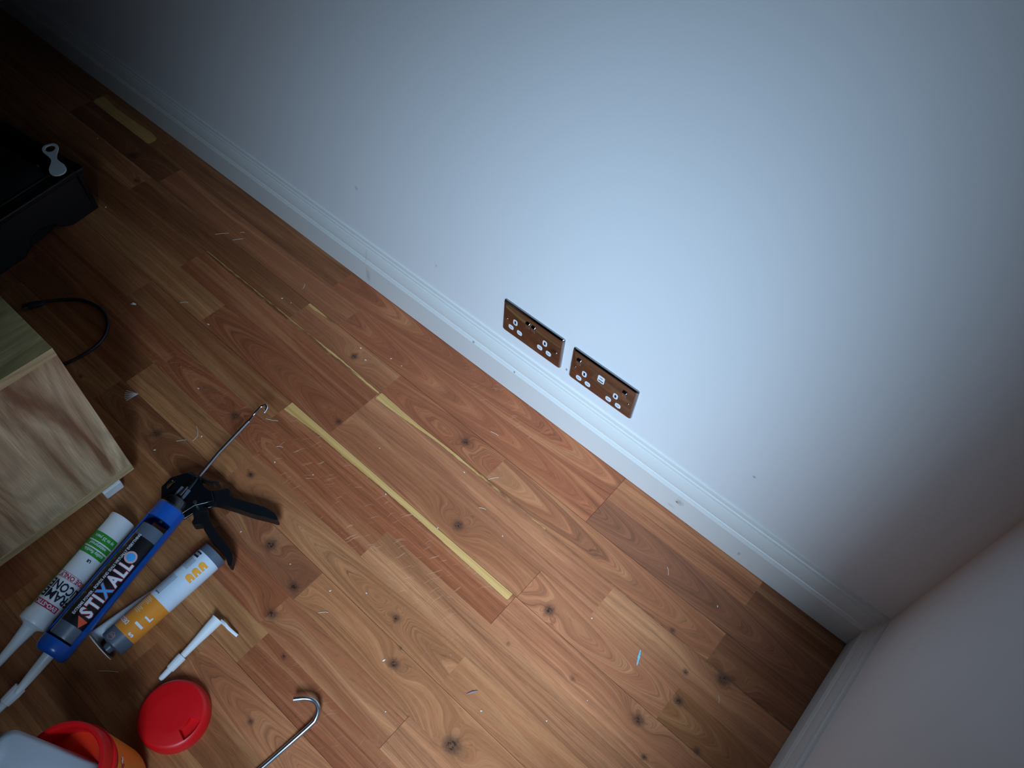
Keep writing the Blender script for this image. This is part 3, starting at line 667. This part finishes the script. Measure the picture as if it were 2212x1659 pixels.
shell(m, .0, .030, -math.pi, math.pi, .0278, .0252, 48)
shell(m, .028, cg.L - .006, rd(74), rd(135), .0278, .0252, 20); shell(m, .028, cg.L - .006, rd(-128), rd(-72), .0278, .0252, 20)
m.lathe(cg.o, cg.a, [(cg.L - .022, .0278), (cg.L - .008, .0280), (cg.L - .001, .0265), (cg.L + .003, .0225), (cg.L + .003, .0120), (cg.L - .001, .0120), (cg.L - .001, .0200), (cg.L - .006, .0250), (cg.L - .022, .0250), (cg.L - .022, .0278)], 48, caps=False)
m.build('cradle', M_blue, t)
m = MB(); m.lathe(cg.o, cg.a, [(-.0005, .0262), (-.003, .0262), (-.003, .0245)], 40, caps=False); m.lathe(cg.o, cg.a, [(-.0030, .0262), (.0, .0262)], 40); m.build('washer', M_chromedull, t)
m = MB(); m.lathe(cg.o, cg.a, [(-.020, .0195), (-.016, .0225), (-.006, .0240), (-.002, .0245), (-.001, .0200)], 40); m.build('swivel_collar', M_blackmetal, t)
BR = [(-1.0885, -.6600), (-1.1118, -.6430), (-1.1155, -.6206), (-1.1050, -.5990), (-1.0980, -.5880), (-1.0780, -.5850), (-1.0557, -.5905), (-1.0379, -.5876), (-1.0200, -.5960), (-1.0263, -.6088), (-1.0365, -.6250), (-1.0400, -.6530)]
SL = [(-1.1025 + .0050 * math.cos(i * math.pi / 9) - .002 * math.sin(i * math.pi / 9), -.6290 + .0090 * math.sin(i * math.pi / 9)) for i in range(18)]
m = MB(); m.prism(BR, GZ - .016, GZ - .012, hole=SL); m.prism(BR, GZ + .004, GZ + .0075, hole=SL)
m.lathe(cg.o, -cg.a, [(.005, .0195), (.014, .0185), (.018, .0120), (.060, .0100), (.070, .0090)], 28)
m.build('bracket', M_blackmetal, t, bevel=.0008)
m = MB(); m.box(cg.o - cg.a * .032 + Vector((.0, 0, .0085)), (.022, .020, .003), rz=math.atan2(cg.a.y, cg.a.x)); m.build('jam_plate', M_greyc, t, bevel=.0006)
m = MB(); q = [cg.o - cg.a * x + Vector((0, 0, .0095)) for x in (.026, .030, .040, .046)]; m.tube(q, .0035, 12); m.lathe(cg.o, -cg.a, [(.063, .0075), (.066, .0082), (.069, .0068), (.072, .0082), (.075, .0070)], 20); m.build('spring', plain('bright_steel', (.8, .85, .95, 1), .12, 1), t)
def smooth(pl):
    P = [Vector((a, b, 0)) for a, b in pl]; n = len(P); out = []
    for i in range(n):
        a, b, c = P[i - 1], P[i], P[(i + 1) % n]
        for k in (.72, .92): out.append(a.lerp(b, k))
        for k in (.08, .28): out.append(b.lerp(c, k))
    q = [(out[i - 1] + out[i] * 2 + out[(i + 1) % len(out)]) / 4 for i in range(len(out))]; return q
def limb(name, outline, z0, z1):
    m = MB(); m.prism([tuple(q.to_2d()) for q in smooth(outline)], z0, z1); return m.build(name, M_black, t, bevel=.0022)
limb('fixed_handle', [(-1.0660, -.5930), (-1.0442, -.5865), (-1.0340, -.5740), (-1.0275, -.5626), (-1.0200, -.5620), (-1.0160, -.5656), (-1.0096, -.5704), (-.9800, -.5560), (-.9461, -.5401), (-.9251, -.5365), (-.9114, -.5396), (-.9105, -.5440), (-.9250, -.5500), (-.9518, -.5648), (-.9902, -.5810), (-1.0224, -.5965), (-1.0328, -.6071), (-1.0500, -.6150)], GZ - .022, GZ - .001)
limb('trigger', [(-1.0450, -.6300), (-1.0420, -.6150), (-1.0306, -.6130), (-1.0251, -.6114), (-1.0087, -.6208), (-.9883, -.6261), (-.9676, -.6291), (-.9372, -.6313), (-.9187, -.6357), (-.9101, -.6409), (-.9010, -.6519), (-.9070, -.6542), (-.9238, -.6469), (-.9474, -.6456), (-.9703, -.6450), (-.9909, -.6421), (-1.0037, -.6369), (-1.0133, -.6491), (-1.0206, -.6473), (-1.0239, -.6401)], GZ - .023, GZ - .005)
m = MB(); m.tube([(-1.0410, -.6210, GZ - .020), (-1.0410, -.6210, GZ + .010)], .0035, 12); m.build('pivot_pin', M_chromedull, t)
m = MB(); th = bez([(-1.1000, -.5940, GZ + .001), (-1.0786, -.5860, GZ + .001), (-1.0564, -.5785, GZ + .001), (-1.0490, -.5725, GZ + .001), (-1.0400, -.5680, GZ + .001)], 6)
vs = []
for p in th:
    for dz in (-.013, .010):
        for o_ in (0, .0018): vs.append((p.x - o_ * .4, p.y + o_, p.z + dz))
k = len(th); m.add(vs, [(4 * i + a, 4 * i + b, 4 * i + 4 + b, 4 * i + 4 + a) for i in range(k - 1) for a, b in ((0, 1), (1, 3), (3, 2), (2, 0))] + [(0, 2, 3, 1), (4 * k - 4, 4 * k - 3, 4 * k - 1, 4 * k - 2)]); m.build('thumb_release', M_chromedull, t)
hk = [(-1.1131, -.4600, GZ), (-1.1150, -.4460, GZ)]
m = MB(); m.tube([cg.o + cg.a * .030, cg.o - cg.a * .06, Vector((-1.0990, -.5300, GZ)), Vector((-1.1150, -.4480, GZ))], .0036, 14); m.build('push_rod', M_chromedull, t)
m = MB(); hp = bez([(-1.1150, -.4480, GZ), (-1.1170, -.4350, GZ + .002), (-1.1180, -.4250, GZ + .006), (-1.1180, -.4100, GZ + .010), (-1.1130, -.4030, GZ + .013), (-1.1060, -.4050, GZ + .014), (-1.1020, -.4130, GZ + .013)], 6)
m.tube(hp, .0026, 14); m.lathe((-1.1144, -.4515, GZ), (-.17, .98, 0), [(0, .0036), (.006, .0036)], 14)
c = Vector((-1.1015, -.4145, GZ + .013)); m.lathe(c - Vector((0, 0, .0032)), (0, 0, 1), [(.0032 - .0032 * math.cos(i * math.pi / 8), max(.0001, .0032 * math.sin(i * math.pi / 8))) for i in range(9)], 14); m.build('rod_hook', plain('bright_hook_steel', (.75, .8, .88, 1), .12, 1), t)

# cartridge held in the gun
ct = Cyl(cg.o + cg.a * .046, cg.o + cg.a * (cg.L - .026), .0236)
t = thing('sealant_cartridge', 'black labelled adhesive cartridge held in the blue gun, white and red lettering', 'cartridge', (ct.o.x, ct.o.y, GZ))
m = MB(); L_ = ct.L
m.lathe(ct.o, ct.a, [(.012, .0215), (.0, .0215), (.0, .0236), (L_ - .003, .0236), (L_, .0225), (L_ + .002, .012), (L_ + .004, .0085), (L_ + .014, .0085)], 56); m.build('cartridge_body', M_greyc, t)
m = MB(); m.lathe(ct.o, ct.a, [(.024, .0240), (L_ - .024, .0240)], 56, caps=False); m.build('black_label', M_labelblack, t)
m = MB(); m.lathe(ct.o + ct.a * (L_ + .006), ct.a, [(0, .0105), (.012, .0105), (.013, .0125), (.0145, .0125), (.020, .0095), (.055, .0078), (.085, .0058), (.090, .0048)], 24); m.build('nozzle', M_whiteplastic, t)
NZ = Vector((-.9790, -.9950, GZ - .004)); nd = Vector((.010, -.10, -.006)).normalized()
m = MB(); m.lathe(NZ, nd, [(.0, .0062), (.001, .0098), (.014, .0098), (.030, .0088), (.031, .0066), (.052, .0060), (.058, .0045)], 12); m.build('nozzle_cap', M_whiteplastic, t, sharp=25)
S0 = L_ - .044
def big(m, dr, extra, s_from=S0, parts='SallAll'):
    pass
wd = 0
mo = MB(); mw = MB(); mx_ = MB(); cur = S0
for i, ch in enumerate('STIXALL'):
    sz = .0300
    vs, fs, w = text_tris(ch, sz, bold=.0010, narrow=.80); vs2, fs2, w2 = text_tris(ch, sz, bold=.0021, narrow=.80)
    mn = min(a[0] for a in vs)
    f1 = lambda a, b: ct.p(cur - (a - mn), .0250 - b, .0009); f2 = lambda a, b: ct.p(cur - (a - mn), .0253 - b, .0006)
    (mx_ if ch == 'X' else mw).add([f1(a, b) for a, b in vs], fs, True); mo.add([f2(a, b) for a, b in vs2], fs2, True)
    cur -= w + .0021
mo.build('red_lettering', plain('red_outline_ink', (.40, .03, .05, 1), .4), t); mw.build('white_lettering', M_inkw, t); mx_.build('blue_letter', M_inkb, t)
m = MB(); ct.along(m, 'EXTREME POWER - BONDS AND SEALS VIRTUALLY EVERYTHING', .0072, S0 + .006, .0012, .0008, bold=.0002, narrow=.76); m.build('slogan_lettering', M_inkw, t)
m = MB(); ce = cur - .006; cc = (ce, .0120)
ct.poly(m, [(cc[0] + .0105 * math.cos(i * math.pi / 12), cc[1] + .0105 * math.sin(i * math.pi / 12)) for i in range(24)], .0007); m.build('emblem_ring', plain('pink_white_ink', (.72, .42, .42, 1), .4, 0, .5, 700), t)
m = MB(); ct.poly(m, [(cc[0] + .0070 * math.cos(i * math.pi / 12), cc[1] + .0070 * math.sin(i * math.pi / 12)) for i in range(24)], .0011); m.build('emblem_drop', M_inkb, t)
m = MB(); ct.poly(m, [(L_ - .0400, .0080), (L_ - .0385, .0270), (L_ - .0240, .0200)], .0008); m.build('orange_emblem', M_inkred2, t)
m = MB()
for i in range(9): 
    a0 = .036 + i * .0135; ct.poly(m, [(a0 + .0022 * math.cos(j * math.pi / 4), -.0100 + .0022 * math.sin(j * math.pi / 4)) for j in range(8)], .0008)
m.build('icon_row', plain('dusty_red_ink', (.20, .05, .05, 1), .5), t)

# ---------------------------------------------------------------- orange and white filler cartridge
co = Cyl((-.9465, -.6540, .0246), (-.9385, -.8660, .0246), .0240)
t = thing('filler_cartridge', 'orange and pale blue filler cartridge with grey ends, lying right of the gun', 'cartridge', tuple(co.o))
m = MB(); L_ = co.L
m.lathe(co.o, co.a, [(.010, .0218), (.0, .0218), (.0, .0240), (L_ - .006, .0240), (L_ - .002, .0236), (L_, .0200), (L_ + .002, .0090), (L_ + .0105, .0080), (L_ + .011, .0060)], 60); m.build('cartridge_body', M_greyc, t)
m = MB(); m.lathe(co.o, co.a, [(.0150, .02425), (.118, .02425)], 64, caps=False); m.build('pale_label', M_lblue, t)
m = MB(); m.lathe(co.o, co.a, [(.118, .02428), (.188, .02428)], 64, caps=False); m.build('orange_label', M_orange, t)
m = MB()
for i, a0 in enumerate((.0260, .0400, .0535)):
    pts_ = [(a0 + .0001, .0215)] + [(a0 + .0058 - .0057 * math.cos(math.pi * q / 8), .0115 - .0050 * math.sin(math.pi * q / 8)) for q in range(9)] + [(a0 + .0115, .0215)]
    co.poly(m, pts_, .0006)
m.build('orange_lettering', M_inko, t)
m = MB()
for a0 in (.0260, .0400, .0535): co.patch(m, a0 + .0045, a0 + .0070, .0170, .0220, .0008)
m.build('letter_notch', M_lblue, t)
m = MB(); co.patch(m, .0180, .0285, -.0190, -.0040, .0006); mk = m.build('brand_box', M_inkk, t)
m = MB(); co.around(m, 'BOSTIK', .0056, .0208, -.0055, .0009, end=-.0180, bold=.0001, narrow=.85); m.build('brand_lettering', M_inkw, t)
m = MB(); rr = random.Random(3)
for (a0, a1, b0, b1, st) in ((.033, .052, -.016, -.001, .0021), (.072, .108, -.016, -.001, .0021)):
    q = a0
    while q < a1:
        x = b1
        while x > b0:
            w = rr.uniform(.0012, .0035); co.patch(m, q, q + .0007, x, max(b0, x - w), .0006); x -= w + .0006
        q += st
co.around(m, 'bostik', .0042, .1080, -.001, .0006, bold=.0002); m.build('small_print', plain('grey_ink', (.12, .14, .20, 1), .5), t)
m = MB()
for i in range(11): 
    q = .122 + i * .0028
    if 4 <= i <= 6: co.patch(m, q, q + .0018, -.013, -.006, .0006)
    else: co.patch(m, q, q + .0018, -.013, .001 if i % 2 else -.001, .0006)
m.build('pale_small_print', plain('faint_cream_ink', (.78, .45, .22, 1), .5), t)
m = MB(); co.around(m, 'DECOR', .0105, .1690, .0020, .0008, bold=.0003, narrow=.72); m.build('product_lettering', M_inkw, t)
m = MB()
co.along(m, 'S', .0120, .1840, .0240, .0008, bold=.0006, narrow=.9); m.build('white_lettering', M_inkw, t)
m = MB(); co.along(m, 'I', .0200, .1660, .0240, .0008, bold=.0012); m.build('white_lettering', M_inkw, t)
m = MB(); co.along(m, 'L', .0160, .1500, .0250, .0008, bold=.0008); m.build('white_lettering', M_inkw, t)
m = MB()
hx = (.2020, -.0010); 
for i in range(6):
    a0, a1 = i * math.pi / 3, (i + 1) * math.pi / 3; r0, r1 = .0068, .0060
    co.poly(m, [(hx[0] + r0 * math.cos(a0), hx[1] + r0 * math.sin(a0)), (hx[0] + r0 * math.cos(a1), hx[1] + r0 * math.sin(a1)), (hx[0] + r1 * math.cos(a1), hx[1] + r1 * math.sin(a1)), (hx[0] + r1 * math.cos(a0), hx[1] + r1 * math.sin(a0))], .0006)
co.around(m, 'EVO', .0060, .1985, .0040, .0006, bold=.0001, narrow=.8); m.build('hexagon_emblem', plain('pink_ink', (.55, .25, .28, 1), .5), t)

# ---------------------------------------------------------------- loose nozzles
t = thing('sealant_nozzle', 'white cone nozzle with a wide flange, wedged beside the orange cartridge', 'nozzle', (-.976, -.876, 0))
m = MB(); a = Vector((-.9755, -.8785, .0130)); e = Vector((-.9760, -.7680, .0060)); L_ = (e - a).length
m.lathe(a, e - a, [(0, .0122), (.004, .0118), (.045, .0095), (.085, .0066), (L_, .0040)], 28); m.build('cone', M_whiteplastic, t)
m = MB(); q = MB(); q.prism([(.0285 * math.cos(i * math.pi / 20), .0225 * math.sin(i * math.pi / 20)) for i in range(40)], 0, .0012)
m.add([(-.9500 + p[0], -.8806 + p[2], .0230 + p[1]) for p in q.v], q.f); m.build('flange', M_whiteplastic, t)
t = thing('sealant_nozzle', 'slim white nozzle with a thin bent tab, lying alone above the red lid', 'nozzle', (-.85, -.78, 0))
a = Vector((-.8535, -.7230, .0105)); d = Vector((.0075, -.079, -.002)); 
m = MB(); dn = d.normalized(); m.lathe(a, dn, [(0, .0112), (.0012, .0112), (.002, .0102), (.020, .0092), (.045, .0070), (.080, .0052)], 28); m.build('cone', M_whiteplastic, t)
m = MB(); m.lathe(a + dn * .077, dn, [(0, .0055), (.0005, .0078), (.012, .0076), (.026, .0070), (.027, .0052), (.044, .0046), (.047, .0030)], 12); m.build('cap', M_whiteplastic, t, sharp=25)
m = MB(); tp = bez([(-.8470, -.7215, .0130), (-.8350, -.7205, .0150), (-.8250, -.7205, .0120), (-.8080, -.7185, .0060)], 5)
m.tube(tp, [.0030] * 6 + [.0026] * (len(tp) - 6), 10, flat=.35); m.build('tab', M_whiteplastic, t)

# ---------------------------------------------------------------- red lid and tub
t = thing('tub_lid', 'round red plastic lid with a wedge shaped recess, lying on the floor', 'lid', (-.7775, -.8640, 0))
R_, hc = .0555, Vector((-.7775, -.8640, 0))
prof = [(0, 0), (.004, 0), (.02, .0), (R_, .0)]
m = MB(); nr, nt_ = 40, 96
def lid_z(r, th):
    z = .0262 - .0025 * max(0, (r - .028) / .02) ** 1.3
    if r > .0470: z = z - .022 * (1 - math.sqrt(max(0, 1 - ((r - .0470) / (R_ - .0470)) ** 2))) * .6
    a = (th - rd(9)); a = (a + math.pi) % (2 * math.pi) - math.pi
    if .0305 < r < .0480 and abs(a) < rd(22): z = .0165
    return z
vs = []; radii = [0.0001] + sorted(set([R_ * i / nr for i in range(1, nr + 1)] + [.0303, .0307, .0478, .0482]))
ths = sorted(set([2 * math.pi * i / nt_ for i in range(nt_)] + [2 * math.pi + rd(-13) - .006, 2 * math.pi + rd(-13) + .006, rd(31) - .006, rd(31) + .006])); nt_ = len(ths)
for r in radii:
    for th in ths: vs.append(hc + Vector((r * math.cos(th), r * math.sin(th), lid_z(r, th))))
for z in (.004, .0): 
    for th in ths: vs.append(hc + Vector((R_ * math.cos(th), R_ * math.sin(th), z)))
k = len(radii) + 2
m.add(vs, [(i * nt_ + j, i * nt_ + (j + 1) % nt_, (i + 1) * nt_ + (j + 1) % nt_, (i + 1) * nt_ + j) for i in range(k - 1) for j in range(nt_)], True)
m.build('lid_shell', M_red, t, sharp=40)

tb = Vector((-.768, -.990, 0)); t = thing('wipes_tub', 'open red tub with an orange label at the bottom left corner', 'tub', tuple(tb))
m = MB(); m.lathe(tb, (0, 0, 1), [(0.0005, .050), (.002, .0565), (.140, .0575)], 72, caps=True)
m.build('tub_body', M_redrim, t)
m = MB(); m.lathe(tb, (0, 0, 1), [(.140, .0575), (.141, .0595), (.150, .0595), (.151, .0570), (.172, .0565), (.176, .0560), (.180, .0545), (.180, .0500), (.176, .0480), (.170, .0475), (.110, .0500), (.006, .0500), (.006, .001)], 72, caps=False); m.build('threaded_rim', M_red, t)
m = MB(); m.lathe(tb, (0, 0, 1), [(.012, .0578), (.136, .0585)], 72, caps=False); m.build('orange_label', plain('amber_label', (.85, .26, .03, 1), .4, 0, .25, 14, coat=.3), t)
ctb = Cyl(tb, tb + Vector((0, .001, .18)), .0583)
m = MB()
def tub_map(x, y): 
    th = rd(50) - x / .0592; return tb + Vector((.0594 * math.cos(th), .0594 * math.sin(th), y))
for k_, (bx, by, bw, bh) in enumerate(((-.012, .118, .010, .008), (-.004, .112, .007, .010), (.003, .119, .008, .006))):
    q = [tub_map(bx + bw * a, by + bh * b) for a, b in ((0, .2), (.3, 0), (.7, .3), (1, .1), (.9, .8), (.6, 1), (.4, .6), (.1, .9))]
    mm_ = MB(); mm_.add(q, [tuple(range(8))]); mm_.build('white_print' if k_ != 1 else 'crimson_print', M_inkw if k_ != 1 else M_inkr, t)
# frosted container leaning in the tub
t = thing('frosted_container', 'frosted white rounded container sticking out of the open red tub', 'container', (-.80, -1.0, .12))
A_ = Vector((-.8320, -1.0030, .228)); Bp = Vector((-.7480, -.9640, .150)); dv = (Bp - A_); ln = dv.length; dx_ = dv.normalized(); wy = Vector((.10, -.985, -.03)); wy = (wy - dx_ * wy.dot(dx_)).normalized(); nz_ = dx_.cross(wy).normalized()
if nz_.z < 0: nz_ = -nz_
W2 = .066; q = MB(); pl = rrect(ln + .03, W2, .020, 8); q.prism(pl, -.022, 0, bev=.004)
m = MB(); cA = A_ + dx_ * ((ln + .03) / 2 - .004) + wy * (W2 / 2)
m.add([cA + dx_ * p[0] + wy * p[1] + nz_ * p[2] for p in q.v], q.f); m.build('container_body', M_frost, t, sharp=50)

# ---------------------------------------------------------------- hooked rod at the bottom edge
m = MB(); pts = bez([(-.6535, -.7225, .020), (-.6420, -.7100, .020), (-.6320, -.7035, .019), (-.6215, -.7025, .018), (-.6125, -.7075, .016), (-.6070, -.7180, .013), (-.6065, -.7290, .010), (-.6115, -.7750, .005), (-.6160, -.8210, .0042), (-.6260, -.9200, .0042), (-.636, -1.02, .0042)], 7)
m.tube(pts, .0040, 16); o = m.build('hooked_rod', M_chromedull); tag(o, 'bare galvanised steel rod with a hooked end at the bottom edge of the floor', 'rod')

# ---------------------------------------------------------------- crumbs, splinters and shavings
def sliver(name, pts, r, mat, label, cat, group=None, flat=.4):
    m = MB(); m.tube(pts, r, 6, flat=flat); o = m.build(name, mat); tag(o, label, cat, group); return o
chips = [(-1.118,-.155,.0030),(-1.087,-.170,.0026),(-1.050,-.130,.0022),(-1.020,-.128,.0020),(-.905,-.30,.0018),(-.822,-.362,.0024),(-1.03,-.460,.0024),(-.955,-.428,.0020),(-.745,-.225,.0020),(-.700,-.345,.0016),
 (-1.405,-.338,.0026),(-1.35,-.180,.0022),(-1.325,-.175,.0018),(-.60,-.275,.0018),(-.38,-.285,.0022),(-.755,-.560,.0022),(-.705,-.520,.0018),(-.845,-.575,.0020),(-.597,-.580,.0028),(-.33,-.47,.0018),(-.42,-.53,.0020),(-.225,-.115,.0018),(-1.88,-.285,.0034),(-2.12,-.155,.0026),
 (-1.22,-.60,.0024),(-1.28,-.455,.0022),(-1.18,-.520,.0028),(-.535,-.635,.0018),(-.30,-.40,.0016),(-.96,-.595,.0018)]
first = None
for i, (x, y, r) in enumerate(chips):
    if first is None:
        m = MB(); m.lathe((0, 0, 0), (0, 0, 1), [(0, .7), (.35, 1.0), (.7, .5)], 7); first = m.build('wood_chip', M_chip); o = first
    else: o = first.copy(); col.objects.link(o)
    o.location = (x, y, 0.0001); o.scale = (r * rnd.uniform(.6, 1.3), r * .55, r * .8); o.rotation_euler = (0, 0, rnd.uniform(0, 3.1))
    tag(o, 'tiny pale chip scattered on the wooden floor', 'chip', 'tiny pale chips scattered on the floor')
sh = [((-1.575, -.143), (-1.561, -.123)), ((-1.583, -.115), (-1.575, -.108)), ((-1.347, -.116), (-1.339, -.129)), ((-1.10, -.395), (-1.122, -.408)), ((-.77, -.120), (-.752, -.117)), ((-.70, -.205), (-.688, -.188)),
      ((-.672, -.262), (-.660, -.256)), ((-1.055, -.435), (-1.045, -.428)), ((-1.50, -.343), (-1.488, -.330)), ((-1.62, -.16), (-1.60, -.135)), ((-.335, -.115), (-.325, -.127)), ((-.14, -.245), (-.133, -.255)),
      ((-1.207, -.512), (-1.187, -.524)), ((-1.187, -.524), (-1.184, -.538)), ((-1.206, -.560), (-1.194, -.545)), ((-.93, -.905), (-.905, -.885)), ((-.74, -.60), (-.728, -.588))]
fs_ = None
for i, (a, b) in enumerate(sh):
    A, Bq = Vector((a[0], a[1], .001)), Vector((b[0], b[1], .001)); ln = (Bq - A).length
    if fs_ is None:
        m = MB(); m.tube([(0, 0, 0), (.3, .04, .0), (.7, .05, 0), (1, 0, 0)], .03, 6); fs_ = m.build('wood_shaving', plain('shaving_wood', (.62, .55, .42, 1), .6)); o = fs_
    else: o = fs_.copy(); col.objects.link(o)
    o.location = A; o.scale = (ln, ln * .9, min(.03, .0008 / .03)); o.scale = (ln, .018, .018); o.rotation_euler = (0, 0, math.atan2((Bq - A).y, (Bq - A).x))
    tag(o, 'fine pale shaving scattered on the wooden floor', 'shaving', 'fine shavings scattered on the floor')
# spray of needle splinters
m = MB()
for i, a in enumerate((-32, -18, -6, 8, 20, 33)):
    th = math.atan2(-.020, -.014) + rd(a * .9); m.tube([(-1.356, -.546, .0009), (-1.356 + .026 * math.cos(th), -.546 + .026 * math.sin(th), .0018)], .0007, 6)
o = m.build('splinter_cluster', M_chip); tag(o, 'fan shaped cluster of pale needle splinters on the floor beside the cabinet', 'splinters')
m = MB(); m.tube([(-1.572, -.419, .002), (-1.568, -.416, .004), (-1.563, -.412, .002)], [.002, .0035, .002], 8, flat=.5); o = m.build('paper_scrap', M_chip)
tag(o, 'small white scrap on the floor beyond the dark cable loop', 'scrap')
m = MB(); m.tube([(-.2830, -.2720, .0012), (-.2780, -.2840, .0018), (-.2720, -.2980, .0012)], [.0008, .0022, .0008], 8, flat=.4); o = m.build('foil_sliver', plain('teal_foil', (.30, .60, .68, 1), .25, 0, .5, 300))
tag(o, 'thin pale turquoise sliver on the floor near the corner', 'sliver')
m = MB(); m.tube([(-.4560, -.5270, .0012), (-.4510, -.5180, .0016), (-.4460, -.5110, .0012)], [.0006, .0016, .0008], 8, flat=.4); o = m.build('bark_sliver', plain('mauve_grey_wood', (.22, .16, .17, 1), .5))
tag(o, 'thin mauve grey sliver on the pale floorboards at the bottom middle', 'sliver')
